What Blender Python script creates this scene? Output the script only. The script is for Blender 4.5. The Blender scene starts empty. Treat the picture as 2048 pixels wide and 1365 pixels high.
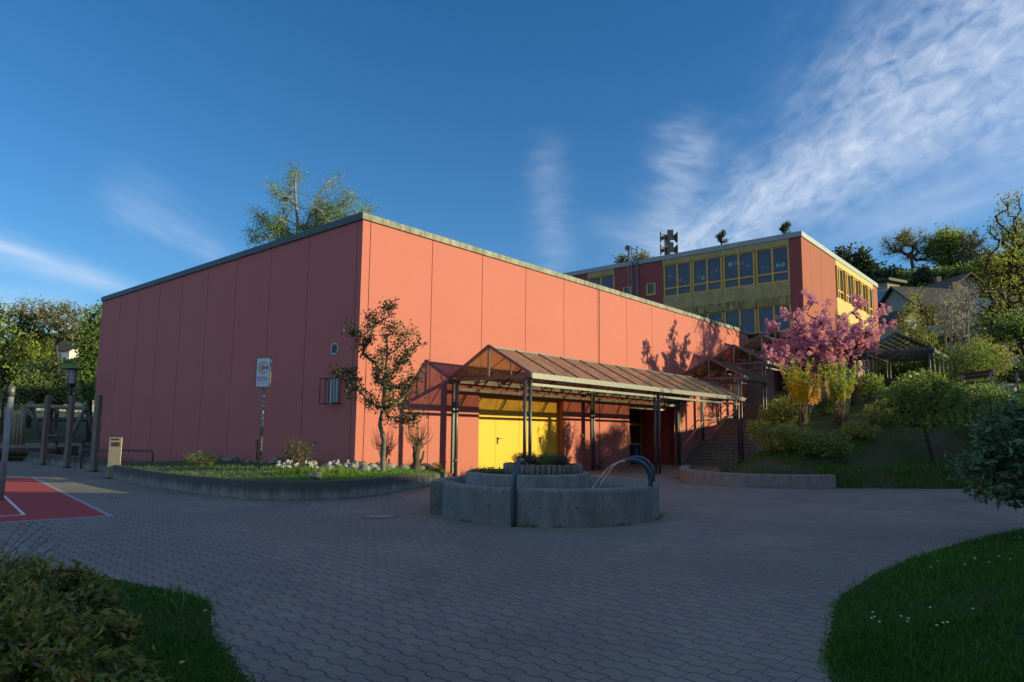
import bpy, math, random
import numpy as np
from mathutils import Vector, Matrix

# ------------------------------------------------------------------ camera, sky, sun, exposure
SC = bpy.context.scene
COL = SC.collection
F_PX, CX, CY = 1366.0, 1024.0, 714.07
YAW, PITCH, ROLL = math.radians(40.651), math.radians(6.404), math.radians(-0.5962)
CAM = np.array([-13.3226, -17.9455, 1.2042])
_fw = np.array([math.cos(YAW)*math.cos(PITCH), math.sin(YAW)*math.cos(PITCH), math.sin(PITCH)])
_r0 = np.array([math.sin(YAW), -math.cos(YAW), 0.0]); _u0 = np.cross(_r0, _fw)
_rt = math.cos(ROLL)*_r0 - math.sin(ROLL)*_u0
_up = math.sin(ROLL)*_r0 + math.cos(ROLL)*_u0
cam_data = bpy.data.cameras.new('camera'); cam = bpy.data.objects.new('camera', cam_data); COL.objects.link(cam)
cam_data.sensor_width = 36.0; cam_data.lens = 36.0*F_PX/2048.0
cam_data.shift_y = (CY-682.5)/2048.0; cam_data.clip_start = 0.05; cam_data.clip_end = 3000
_m = Matrix(((_rt[0], _up[0], -_fw[0], CAM[0]), (_rt[1], _up[1], -_fw[1], CAM[1]), (_rt[2], _up[2], -_fw[2], CAM[2]), (0, 0, 0, 1)))
cam.matrix_world = _m
SC.camera = cam

def at(px, py, t):                       # point seen at a photo pixel, t metres in front of the camera
    return CAM + t*(((px-CX)*_rt - (py-CY)*_up)/F_PX + _fw)
def gd(px, py, z):                       # point seen at a photo pixel on the level z
    d = ((px-CX)*_rt - (py-CY)*_up)/F_PX + _fw
    return CAM + d*((z-CAM[2])/d[2])
def onx(px, py, X):
    d = ((px-CX)*_rt - (py-CY)*_up)/F_PX + _fw
    return CAM + d*((X-CAM[0])/d[0])
def ony(px, py, Y):
    d = ((px-CX)*_rt - (py-CY)*_up)/F_PX + _fw
    return CAM + d*((Y-CAM[1])/d[1])

SUN_EL = math.radians(13.0)
SUN_H = np.array([1.18, -1.92]); SUN_H = SUN_H/np.linalg.norm(SUN_H)
SUN_DIR = Vector((SUN_H[0]*math.cos(SUN_EL), SUN_H[1]*math.cos(SUN_EL), math.sin(SUN_EL)))
sl = bpy.data.lights.new('sun', 'SUN'); sl.energy = 4.2; sl.angle = math.radians(0.5); sl.color = (1.0, 0.89, 0.44)
so = bpy.data.objects.new('sun', sl); COL.objects.link(so)
so.rotation_euler = SUN_DIR.to_track_quat('Z', 'Y').to_euler(); so.location = (20, -40, 40)

SC.view_settings.view_transform = 'Standard'; SC.view_settings.look = 'None'
SC.view_settings.gamma = 1.0; SC.view_settings.exposure = 0.5; SC.view_settings.use_curve_mapping = False
SC.render.engine = 'CYCLES'
SC.cycles.max_bounces = 6; SC.cycles.diffuse_bounces = 3; SC.cycles.glossy_bounces = 3
SC.cycles.transparent_max_bounces = 12; SC.cycles.transmission_bounces = 4
SC.cycles.caustics_reflective = False; SC.cycles.caustics_refractive = False
SC.cycles.use_denoising = True

W = bpy.data.worlds.new('World'); SC.world = W; W.use_nodes = True
def build_sky():
    nt = W.node_tree; nt.nodes.clear(); N = nt.nodes; L = nt.links
    out = N.new('ShaderNodeOutputWorld')
    sky = N.new('ShaderNodeTexSky'); sky.sky_type = 'NISHITA'; sky.sun_disc = False
    sky.sun_elevation = SUN_EL; sky.sun_rotation = math.atan2(SUN_H[0], SUN_H[1])
    sky.altitude = 500; sky.air_density = 1.0; sky.dust_density = 0.4; sky.ozone_density = 2.2
    hs = N.new('ShaderNodeHueSaturation'); hs.inputs['Saturation'].default_value = 1.12; hs.inputs['Value'].default_value = 1.0
    tn = N.new('ShaderNodeMix'); tn.data_type = 'RGBA'; tn.blend_type = 'MULTIPLY'; tn.inputs[0].default_value = 1.0; tn.inputs[7].default_value = (.62, .96, 1.24, 1)
    L.new(sky.outputs[0], tn.inputs[6]); L.new(tn.outputs[2], hs.inputs['Color'])
    tc = N.new('ShaderNodeTexCoord')
    def M(op, a, b=None, c=None):
        n = N.new('ShaderNodeMath'); n.operation = op
        for i, v in enumerate((a, b, c)):
            if v is None: continue
            if isinstance(v, (int, float)): n.inputs[i].default_value = v
            else: L.new(v, n.inputs[i])
        return n.outputs[0]
    def dot(v):
        n = N.new('ShaderNodeVectorMath'); n.operation = 'DOT_PRODUCT'; L.new(tc.outputs['Generated'], n.inputs[0])
        n.inputs[1].default_value = tuple(v); return n.outputs['Value']
    total = None
    # streaks of cirrus: start dir, end dir, half width at start/end, soft ends, strength, noise scales (along, across), contrast
    strokes = [
        ((.855, .470, .205), (.888, .010, .485), .030, .105, .52, 13, 22, 1, 3.1),
        ((.893, .330, .300), (.885, -.080, .400), .02, .095, .36, 14, 22, 1, 7.7),
        ((.848, .468, .225), (.819, .385, .425), .048, .030, .34, 60, 16, 0, 1.3),
        ((.772, .583, .235), (.722, .556, .412), .030, .022, .17, 60, 16, 0, 5.1),
        ((.060, .970, .238), (.345, .921, .172), .020, .012, .55, 7, 40, 0, 9.4),
        ((.300, .908, .290), (.440, .868, .225), .030, .018, .20, 9, 60, 0, 2.2),
        ((.050, .985, .150), (.310, .940, .130), .030, .030, .40, 4, 25, 0, 6.0),
        ((.945, .230, .262), (.945, -.06, .320), .022, .045, .32, 6, 30, 0, 4.4),
        ((.800, .540, .300), (.865, .410, .270), .018, .022, .12, 10, 50, 0, 8.8),
    ]
    for a, b, w0, w1, amp, k1, k2, puffy, seed in strokes:
        a = np.array(a)/np.linalg.norm(a); b = np.array(b)/np.linalg.norm(b)
        n = np.cross(a, b); n /= np.linalg.norm(n); t = np.cross(n, a); ang = math.acos(float(a@b))
        al = M('DIVIDE', M('ARCTAN2', dot(t), dot(a)), ang)          # 0..1 along the streak
        di = dot(n)
        vec = N.new('ShaderNodeCombineXYZ'); L.new(M('MULTIPLY', al, k1*ang), vec.inputs[0]); L.new(M('MULTIPLY', di, k2 if not puffy else k2), vec.inputs[1]); vec.inputs[2].default_value = seed
        nz0 = N.new('ShaderNodeTexNoise'); nz0.inputs['Scale'].default_value = 0.7; nz0.inputs['Detail'].default_value = 3
        L.new(vec.outputs[0], nz0.inputs['Vector'])
        off = M('MULTIPLY', M('SUBTRACT', nz0.outputs['Fac'], 0.5), 1.6*max(w0, w1))
        di2 = M('ADD', di, off)
        wd = M('ADD', M('MULTIPLY', M('MINIMUM', M('MAXIMUM', al, 0.0), 1.2), w1-w0), w0)
        q = M('DIVIDE', di2, wd)
        g = M('EXPONENT', M('MULTIPLY', M('MULTIPLY', q, q), -1.0))
        mr = N.new('ShaderNodeMapRange'); mr.interpolation_type = 'SMOOTHSTEP'
        L.new(al, mr.inputs[0]); mr.inputs[1].default_value = -0.25; mr.inputs[2].default_value = 0.2
        mr2 = N.new('ShaderNodeMapRange'); mr2.interpolation_type = 'SMOOTHSTEP'
        L.new(al, mr2.inputs[0]); mr2.inputs[1].default_value = 1.3 if puffy else 1.12; mr2.inputs[2].default_value = 0.75 if not puffy else 1.1
        nz = N.new('ShaderNodeTexNoise'); nz.inputs['Scale'].default_value = 2.6 if puffy else 1.7
        nz.inputs['Detail'].default_value = 9; nz.inputs['Roughness'].default_value = 0.55; nz.inputs['Distortion'].default_value = 0.5 if puffy else 0.25
        L.new(vec.outputs[0], nz.inputs['Vector'])
        cr = N.new('ShaderNodeMapRange'); L.new(nz.outputs['Fac'], cr.inputs[0])
        cr.inputs[1].default_value = 0.30; cr.inputs[2].default_value = 0.80; cr.inputs[3].default_value = 0.22 if puffy else 0.4; cr.inputs[4].default_value = 1.25 if puffy else 1.0
        fac = M('MULTIPLY', M('MULTIPLY', M('MULTIPLY', g, cr.outputs[0]), M('MULTIPLY', mr.outputs[0], mr2.outputs[0])), amp)
        inv = M('SUBTRACT', 1.0, M('MINIMUM', fac, 0.95))
        total = inv if total is None else M('MULTIPLY', total, inv)
    # added cloud veil behind the camera, unseen, to neutralise the ambient light
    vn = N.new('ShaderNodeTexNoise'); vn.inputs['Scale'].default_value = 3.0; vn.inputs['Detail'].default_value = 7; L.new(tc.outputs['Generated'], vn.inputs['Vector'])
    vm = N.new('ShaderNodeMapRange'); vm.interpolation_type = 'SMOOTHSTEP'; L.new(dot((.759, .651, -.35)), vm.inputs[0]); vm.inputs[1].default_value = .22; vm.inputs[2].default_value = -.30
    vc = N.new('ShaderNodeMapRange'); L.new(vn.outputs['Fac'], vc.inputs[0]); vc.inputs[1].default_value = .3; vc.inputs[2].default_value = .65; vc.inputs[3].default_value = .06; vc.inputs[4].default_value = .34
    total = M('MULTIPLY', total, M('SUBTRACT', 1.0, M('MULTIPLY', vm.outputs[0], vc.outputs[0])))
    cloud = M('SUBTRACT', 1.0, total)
    up = N.new('ShaderNodeSeparateXYZ'); L.new(tc.outputs['Generated'], up.inputs[0])
    mix = N.new('ShaderNodeMix'); mix.data_type = 'RGBA'
    hz = N.new('ShaderNodeMix'); hz.data_type = 'RGBA'; L.new(M('MULTIPLY', M('EXPONENT', M('MULTIPLY', M('MAXIMUM', dot((0, 0, 1)), 0.0), -4.2)), .22), hz.inputs[0]); L.new(hs.outputs[0], hz.inputs[6]); hz.inputs[7].default_value = (3.7, 4.4, 5.2, 1)
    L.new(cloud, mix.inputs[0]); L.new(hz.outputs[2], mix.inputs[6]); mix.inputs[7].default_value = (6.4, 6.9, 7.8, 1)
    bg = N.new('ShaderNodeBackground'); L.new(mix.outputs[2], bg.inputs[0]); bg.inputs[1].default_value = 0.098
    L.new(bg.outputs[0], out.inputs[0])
build_sky()

# ------------------------------------------------------------------ helpers
RNG = np.random.default_rng(7)
def tag(o, label=None, cat=None, group=None, kind=None):
    if label: o['label'] = label
    if cat: o['category'] = cat
    if group: o['group'] = group
    if kind: o['kind'] = kind
    return o
def empty(name, loc, label, cat, group=None, rz=0.0):
    o = bpy.data.objects.new(name, None); COL.objects.link(o); o.location = tuple(map(float, loc)); o.rotation_euler = (0, 0, rz)
    o.empty_display_size = 0.2
    return tag(o, label, cat, group)
def link_mesh(name, me, parent=None, loc=(0, 0, 0)):
    o = bpy.data.objects.new(name, me); COL.objects.link(o)
    o.location = tuple(map(float, loc))
    if parent is not None: o.parent = parent
    return o
def copy_tree(o, parent=None):
    c = o.copy(); COL.objects.link(c); c.parent = parent
    for ch in list(o.children): copy_tree(ch, c)
    return c

class MB:                                 # mesh builder: world/local coordinates minus origin
    def __init__(s, org=(0, 0, 0)): s.v = []; s.f = []; s.mi = []; s.sm = []; s.o = np.array(org, float)
    def add(s, V, Fs, mi=0, smooth=False):
        k = len(s.v); s.v += [tuple(float(c) for c in (np.asarray(p, float)-s.o)) for p in V]
        for f in Fs: s.f.append(tuple(i+k for i in f)); s.mi.append(mi); s.sm.append(smooth)
        return s
    def box(s, lo, hi, mi=0):
        x0, y0, z0 = lo; x1, y1, z1 = hi
        V = [(x0, y0, z0), (x1, y0, z0), (x1, y1, z0), (x0, y1, z0), (x0, y0, z1), (x1, y0, z1), (x1, y1, z1), (x0, y1, z1)]
        return s.add(V, [(0, 3, 2, 1), (4, 5, 6, 7), (0, 1, 5, 4), (1, 2, 6, 5), (2, 3, 7, 6), (3, 0, 4, 7)], mi)
    def bar(s, a, b, w, h, mi=0, up=(0, 0, 1)):      # rectangular bar from a to b, w across, h along up
        a = np.asarray(a, float); b = np.asarray(b, float); d = b-a; d /= np.linalg.norm(d)
        u = np.asarray(up, float)
        if abs(d@u) > .98: u = np.array([1., 0, 0])
        r = np.cross(d, u); r /= np.linalg.norm(r); u = np.cross(r, d)
        V = []
        for p in (a, b):
            for sx, sz in ((-1, -1), (1, -1), (1, 1), (-1, 1)): V.append(p+r*sx*w/2+u*sz*h/2)
        return s.add(V, [(0, 1, 2, 3), (7, 6, 5, 4), (0, 4, 5, 1), (1, 5, 6, 2), (2, 6, 7, 3), (3, 7, 4, 0)], mi)
    def tube(s, path, r, n=8, mi=0, caps=True, smooth=True):
        P = [np.asarray(p, float) for p in path]; R = r if hasattr(r, '__len__') else [r]*len(P)
        V = []; prev = None
        for i, p in enumerate(P):
            d = (P[min(i+1, len(P)-1)]-P[max(i-1, 0)]); d /= (np.linalg.norm(d)+1e-9)
            if prev is None:
                u = np.array([0, 0, 1.]) if abs(d[2]) < .9 else np.array([1., 0, 0])
            else: u = prev
            x = np.cross(d, u); x /= (np.linalg.norm(x)+1e-9); y = np.cross(x, d); prev = y
            for k in range(n):
                a = 2*math.pi*k/n; V.append(p+R[i]*(math.cos(a)*x+math.sin(a)*y))
        Fs = []
        for i in range(len(P)-1):
            for k in range(n):
                Fs.append((i*n+k, (i+1)*n+k, (i+1)*n+(k+1) % n, i*n+(k+1) % n))
        k0 = len(s.f); s.add(V, Fs, mi, smooth)
        if caps:
            kk = len(s.v)-len(V)
            s.f.append(tuple(kk+i for i in range(n))); s.mi.append(mi); s.sm.append(False)
            s.f.append(tuple(kk+(len(P)-1)*n+i for i in reversed(range(n)))); s.mi.append(mi); s.sm.append(False)
        return s
    def lathe(s, c, prof, n=24, mi=0, smooth=True, a0=0, a1=2*math.pi):
        full = abs(a1-a0-2*math.pi) < 1e-6; m = n if full else n+1
        V = []
        for (r, z) in prof:
            for k in range(m):
                a = a0+(a1-a0)*k/n; V.append((c[0]+r*math.cos(a), c[1]+r*math.sin(a), c[2]+z))
        Fs = []
        for i in range(len(prof)-1):
            for k in range(n): Fs.append((i*m+k, i*m+(k+1) % m, (i+1)*m+(k+1) % m, (i+1)*m+k))
        return s.add(V, Fs, mi, smooth)
    def prism(s, poly, z0, z1, mi=0):
        n = len(poly); V = [(p[0], p[1], z0) for p in poly]+[(p[0], p[1], z1) for p in poly]
        Fs = [tuple(reversed(range(n))), tuple(range(n, 2*n))]+[(i, (i+1) % n, n+(i+1) % n, n+i) for i in range(n)]
        return s.add(V, Fs, mi)
    def build(s, name, mats, parent=None, loc=None, bevel=0):
        me = bpy.data.meshes.new(name); me.from_pydata(s.v, [], s.f)
        for m in (mats if isinstance(mats, (list, tuple)) else [mats]): me.materials.append(m)
        me.polygons.foreach_set('material_index', s.mi); me.polygons.foreach_set('use_smooth', s.sm)
        me.validate(); me.update()
        o = link_mesh(name, me, parent, loc if loc is not None else (tuple(s.o) if parent is None else (0, 0, 0)))
        if bevel:
            b = o.modifiers.new('bevel', 'BEVEL'); b.width = bevel; b.segments = 2; b.limit_method = 'ANGLE'; b.angle_limit = 0.7
        return o

def np_mesh(name, V, quads, mats, tint=None, midx=None, smooth=False):
    V = np.asarray(V, np.float32); Q = np.asarray(quads, np.int32); k = Q.shape[1]
    me = bpy.data.meshes.new(name)
    me.vertices.add(len(V)); me.vertices.foreach_set('co', V.ravel())
    me.loops.add(Q.size); me.loops.foreach_set('vertex_index', Q.ravel())
    me.polygons.add(len(Q)); me.polygons.foreach_set('loop_start', np.arange(0, Q.size, k, dtype=np.int32))
    me.polygons.foreach_set('loop_total', np.full(len(Q), k, np.int32))
    for m in (mats if isinstance(mats, (list, tuple)) else [mats]): me.materials.append(m)
    if midx is not None: me.polygons.foreach_set('material_index', np.asarray(midx, np.int32))
    if smooth: me.polygons.foreach_set('use_smooth', np.ones(len(Q), bool))
    me.update(calc_edges=True)
    if tint is not None:
        at_ = me.attributes.new('tint', 'FLOAT', 'FACE'); at_.data.foreach_set('value', np.asarray(tint, np.float32))
    return me

# ------------------------------------------------------------------ materials
MATS = {}
class NT:
    def __init__(s, name):
        s.m = bpy.data.materials.new(name); s.m.use_nodes = True; s.t = s.m.node_tree; s.N = s.t.nodes; s.L = s.t.links
        s.N.clear(); s.out = s.N.new('ShaderNodeOutputMaterial'); s.tc = s.N.new('ShaderNodeTexCoord')
        s.geo = s.N.new('ShaderNodeNewGeometry'); s.pos = s.geo.outputs['Position']
    def link(s, v, inp):
        if isinstance(v, (int, float)): inp.default_value = v
        elif isinstance(v, (tuple, list)): inp.default_value = tuple(v)+((1,) if len(v) == 3 and len(inp.default_value) == 4 else ())
        else: s.L.new(v, inp)
    def math(s, op, a, b=None, c=None, clamp=False):
        n = s.N.new('ShaderNodeMath'); n.operation = op; n.use_clamp = clamp
        for i, v in enumerate((a, b, c)):
            if v is not None: s.link(v, n.inputs[i])
        return n.outputs[0]
    def vscale(s, vec, sc):
        n = s.N.new('ShaderNodeVectorMath'); n.operation = 'MULTIPLY'; s.L.new(vec, n.inputs[0]); n.inputs[1].default_value = sc; return n.outputs[0]
    def noise(s, scale, detail=4, rough=.55, vec=None, dist=0):
        n = s.N.new('ShaderNodeTexNoise'); n.inputs['Scale'].default_value = scale; n.inputs['Detail'].default_value = detail
        n.inputs['Roughness'].default_value = rough; n.inputs['Distortion'].default_value = dist
        s.L.new(vec if vec is not None else s.pos, n.inputs['Vector']); return n.outputs['Fac']
    def ramp(s, fac, stops):
        n = s.N.new('ShaderNodeValToRGB'); e = n.color_ramp.elements
        while len(e) < len(stops): e.new(.5)
        for el, (p, c) in zip(e, stops): el.position = p; el.color = tuple(c)+(1,) if len(c) == 3 else c
        s.link(fac, n.inputs[0]); return n.outputs[0]
    def mr(s, v, a, b, c=0., d=1.):
        n = s.N.new('ShaderNodeMapRange'); s.link(v, n.inputs[0])
        for i, q in enumerate((a, b, c, d)): n.inputs[i+1].default_value = q
        return n.outputs[0]
    def mix(s, fac, a, b, blend='MIX'):
        n = s.N.new('ShaderNodeMix'); n.data_type = 'RGBA'; n.blend_type = blend
        s.link(fac, n.inputs[0]); s.link(a, n.inputs[6]); s.link(b, n.inputs[7]); return n.outputs[2]
    def sep(s, vec=None):
        n = s.N.new('ShaderNodeSeparateXYZ'); s.L.new(vec if vec is not None else s.pos, n.inputs[0]); return n.outputs
    def comb(s, x, y, z):
        n = s.N.new('ShaderNodeCombineXYZ')
        for i, v in enumerate((x, y, z)): s.link(v, n.inputs[i])
        return n.outputs[0]
    def bump(s, h, strength=.3, dist=.02, normal=None):
        n = s.N.new('ShaderNodeBump'); n.inputs['Strength'].default_value = strength; n.inputs['Distance'].default_value = dist
        s.L.new(h, n.inputs['Height'])
        if normal is not None: s.L.new(normal, n.inputs['Normal'])
        return n.outputs[0]
    def attr(s, name):
        n = s.N.new('ShaderNodeAttribute'); n.attribute_name = name; return n.outputs['Fac']
    def rnd(s):
        n = s.N.new('ShaderNodeObjectInfo'); return n.outputs['Random']
    def bsdf(s, color, rough=.7, metal=0., normal=None, spec=None, **kw):
        p = s.N.new('ShaderNodeBsdfPrincipled'); s.link(color, p.inputs['Base Color']); s.link(rough, p.inputs['Roughness']); s.link(metal, p.inputs['Metallic'])
        if normal is not None: s.L.new(normal, p.inputs['Normal'])
        if spec is not None: s.link(spec, p.inputs['Specular IOR Level'])
        for k, v in kw.items(): s.link(v, p.inputs[k])
        return p.outputs[0]
    def done(s, sh, name=None):
        s.L.new(sh, s.out.inputs[0]); MATS[s.m.name] = s.m; return s.m
    def mixs(s, f, a, b):
        n = s.N.new('ShaderNodeMixShader'); s.link(f, n.inputs[0]); s.L.new(a, n.inputs[1]); s.L.new(b, n.inputs[2]); return n.outputs[0]

def paint(name, c, c2=None, rough=.75, streak=True, bumps=.35, var=.12):
    n = NT(name); v = n.vscale(n.pos, (1, 1, .06)); a = n.noise(26, 4, .6, v); b = n.noise(.7, 5, .6); g = n.noise(60, 3)
    c2 = c2 or tuple(x*.86 for x in c)
    col = n.mix(n.mr(a, .3, .7), c2, c) if streak else n.mix(n.mr(g, .3, .7), c2, c)
    col = n.mix(n.mr(b, .35, .7, 0, var*1.6), col, tuple(x*.72 for x in c))
    pv = n.noise(1.0, 0, .5, n.vscale(n.pos, (.41, .41, 0))); col = n.mix(n.mr(pv, .3, .7, 0, .14), col, tuple(x*.80 for x in c))
    dz = n.sep(); drt = n.noise(5, 5, .7, n.vscale(n.pos, (1, 1, .15))); col = n.mix(n.math('MULTIPLY', n.mr(dz[2], .55, -.4), n.mr(drt, .42, .7, 0, .5)), col, (.10, .075, .06))
    h = n.math('ADD', n.math('MULTIPLY', a, .8 if streak else .2), n.math('MULTIPLY', g, .5))
    return n.done(n.bsdf(col, rough, normal=n.bump(h, bumps, .012), spec=.25))
def plain(name, c, rough=.6, metal=0., var=.15, scale=8, bumps=.1):
    n = NT(name); a = n.noise(scale, 5, .6); b = n.noise(scale*9, 3)
    col = n.mix(n.mr(a, .3, .72), tuple(x*(1-var) for x in c), tuple(min(1, x*(1+var*.4)) for x in c))
    r = n.mr(b, .3, .7, max(.02, rough-.08), min(1, rough+.1))
    return n.done(n.bsdf(col, r, metal, normal=n.bump(b, bumps, .004)))
def concrete(name, c, dark=(.05, .05, .045), stain=.6, rough=.85, top=None, band=None):
    n = NT(name); z = n.vscale(n.pos, (.8, .8, .22)); a = n.noise(1.6, 5, .65); st = n.noise(7, 6, .7, z, .3); g = n.noise(45, 4, .7); p = n.noise(14, 2, .5)
    col = n.mix(n.mr(a, .3, .7), tuple(x*.75 for x in c), tuple(x*1.12 for x in c))
    col = n.mix(n.math('MULTIPLY', n.mr(st, .42, .64), stain), col, dark)
    col = n.mix(n.mr(p, .62, .70, 0, .7), col, dark)
    if band:                                # dark weathered band near a top edge (algae), z from..to
        xs = n.sep(); k = n.math('MULTIPLY', n.mr(n.math('ADD', xs[2], n.math('MULTIPLY', n.math('SUBTRACT', st, .5), band[2])), band[0], band[1]), .82)
        col = n.mix(k, col, dark)
    col = n.mix(n.mr(g, .3, .75, 0, .25), col, tuple(x*1.3 for x in c))
    h = n.math('ADD', g, n.math('MULTIPLY', p, -.6))
    return n.done(n.bsdf(col, rough, normal=n.bump(h, .5, .012), spec=.3))
def leaf(name, stops, rough=.5, trans=.35, spec=.4, tcol=1.25):
    if 'leaf' in name or 'grass' in name or 'needles' in name: stops = [(p, tuple(min(.45, v*(1.5 if 'holly' in name else 2.3)) for v in c)) for p, c in stops]
    n = NT(name); t = n.attr('tint'); r = n.rnd(); ns = n.noise(.9, 2)
    f = n.math('ADD', n.math('MULTIPLY', t, .75), n.math('MULTIPLY', ns, .25), clamp=True)
    col = n.ramp(f, stops)
    d = n.bsdf(col, rough, spec=spec)
    tr = n.N.new('ShaderNodeBsdfTranslucent'); hs = n.N.new('ShaderNodeHueSaturation'); n.L.new(col, hs.inputs['Color']); hs.inputs['Value'].default_value = tcol; hs.inputs['Hue'].default_value = .485
    n.L.new(hs.outputs[0], tr.inputs['Color'])
    return n.done(n.mixs(trans, d, tr.outputs[0]))
def bark(name, c, c2, rough=.9, zs=.2, scale=18):
    n = NT(name); v = n.vscale(n.pos, (1, 1, zs)); a = n.noise(scale, 5, .65, v); b = n.noise(3, 3)
    col = n.mix(n.mr(a, .36, .66), c2, c); col = n.mix(n.mr(b, .4, .7, 0, .4), col, tuple(x*.6 for x in c))
    return n.done(n.bsdf(col, rough, normal=n.bump(a, .7, .02), spec=.2))
def glass(name, c=(.02, .03, .045), rough=.03):
    n = NT(name); a = n.noise(.5, 2)
    return n.done(n.bsdf(n.mix(a, c, tuple(x*1.6 for x in c)), rough, normal=n.bump(n.noise(.8, 2), .04, .02), spec=.5, **{'IOR': 1.45}))
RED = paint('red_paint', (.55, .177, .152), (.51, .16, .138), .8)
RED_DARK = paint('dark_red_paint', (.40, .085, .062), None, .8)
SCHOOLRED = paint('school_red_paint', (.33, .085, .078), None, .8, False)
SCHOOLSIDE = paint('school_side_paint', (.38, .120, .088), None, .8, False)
SEAM = plain('seam', (.22, .05, .04), .9)
CAPCON = concrete('roof_edge_concrete', (.36, .35, .30), (.05, .055, .04), .75)
CAPMET = plain('dark_zinc', (.085, .105, .105), .55, .3)
ZINC = plain('light_zinc', (.30, .32, .33), .5, .4)
ROOFGR = plain('roof_gravel', (.25, .24, .22), .95, scale=30)
YELLOW = paint('yellow_door_paint', (.80, .50, .055), (.78, .48, .05), .42, False, .08, .05)
YFRAME = plain('yellow_wood_frame', (.66, .37, .07), .55)
OCHRE = concrete('ochre_spandrel', (.48, .36, .15), (.12, .10, .05), .45)
OCHRE_ST = concrete('ochre_spandrel_stained', (.42, .32, .11), (.045, .042, .03), 1.0, band=None)
DGLASS = glass('window_glass', (.035, .055, .08), .02)
BLACKM = plain('black_metal', (.02, .02, .022), .45)
STEELP = plain('painted_steel_posts', (.105, .105, .115), .45, .55, .3)
GALV = plain('galvanised_steel', (.20, .205, .205), .5, .55, .25)
MAUVE = plain('mauve_painted_steel', (.19, .11, .11), .5, .2)
INOX = plain('stainless_steel', (.46, .41, .36), .38, .8, .2)
PIPEBL = plain('blue_grey_pipe', (.07, .10, .13), .3, .6)
CONC = concrete('old_concrete', (.29, .28, .25))
CONC_BED = concrete('bed_wall_concrete', (.27, .26, .235), (.035, .035, .03), .35, band=(-.30, -.14, .35))
CONC_STEP = concrete('step_concrete', (.30, .262, .24), (.10, .085, .075), .5)
CONC_LOW = concrete('pinkish_concrete', (.31, .265, .235), (.09, .08, .07), .5)
BASINC = concrete('basin_inside', (.42, .42, .38), (.16, .16, .14), .45)
WOODG = bark('weathered_wood', (.30, .26, .215), (.14, .115, .09), .85, .05, 22)
WOODY = bark('sunlit_wood', (.42, .33, .22), (.22, .16, .10), .85, .06, 22)
WOODD = bark('dark_bench_wood', (.10, .062, .05), (.05, .03, .026), .6, .3, 30)
WHITE = plain('white_paint', (.78, .78, .76), .6)
WHITEHOUSE = paint('white_render', (.70, .69, .66), None, .9, False)
CREAM = paint('cream_render', (.36, .33, .26), None, .9, False)
DROOF = plain('dark_roof_tiles', (.055, .045, .045), .8, scale=20)
BRROOF = plain('brown_roof_tiles', (.12, .075, .055), .8, scale=20)
DBROWN = plain('dark_brown_wood', (.035, .026, .022), .7)
STONE = concrete('field_stone', (.30, .28, .25), (.08, .075, .07), .5)
BLUEW = glass('house_glass', (.10, .16, .22), .05)

def mk_roofglass():
    n = NT('dirty_roof_glazing'); v = n.vscale(n.pos, (3, 1, 1)); a = n.noise(2.2, 6, .7, v); b = n.noise(9, 4)
    d = n.bsdf(n.mix(n.mr(a, .35, .7), (.24, .21, .19), (.42, .385, .35)), .16, spec=.8)
    t = n.N.new('ShaderNodeBsdfTransparent'); t.inputs[0].default_value = (.84, .74, .65, 1)
    f = n.mr(n.math('ADD', a, n.math('MULTIPLY', b, .3)), .4, .9, .22, .55)
    return n.done(n.mixs(f, t.outputs[0], d))
ROOFGL = mk_roofglass()
def mk_water():
    n = NT('water'); g = n.bsdf((.10, .115, .10), .06, normal=n.bump(n.noise(5, 3), .25, .03), spec=.7)
    return n.done(g)
WATER = mk_water()
def mk_jet():
    n = NT('water_jet'); a = n.N.new('ShaderNodeBsdfGlass'); a.inputs['IOR'].default_value = 1.33; a.inputs['Roughness'].default_value = .1
    d = n.bsdf((.75, .75, .75), .2, spec=1.0)
    return n.done(n.mixs(.45, a.outputs[0], d))
JET = mk_jet()

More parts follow.
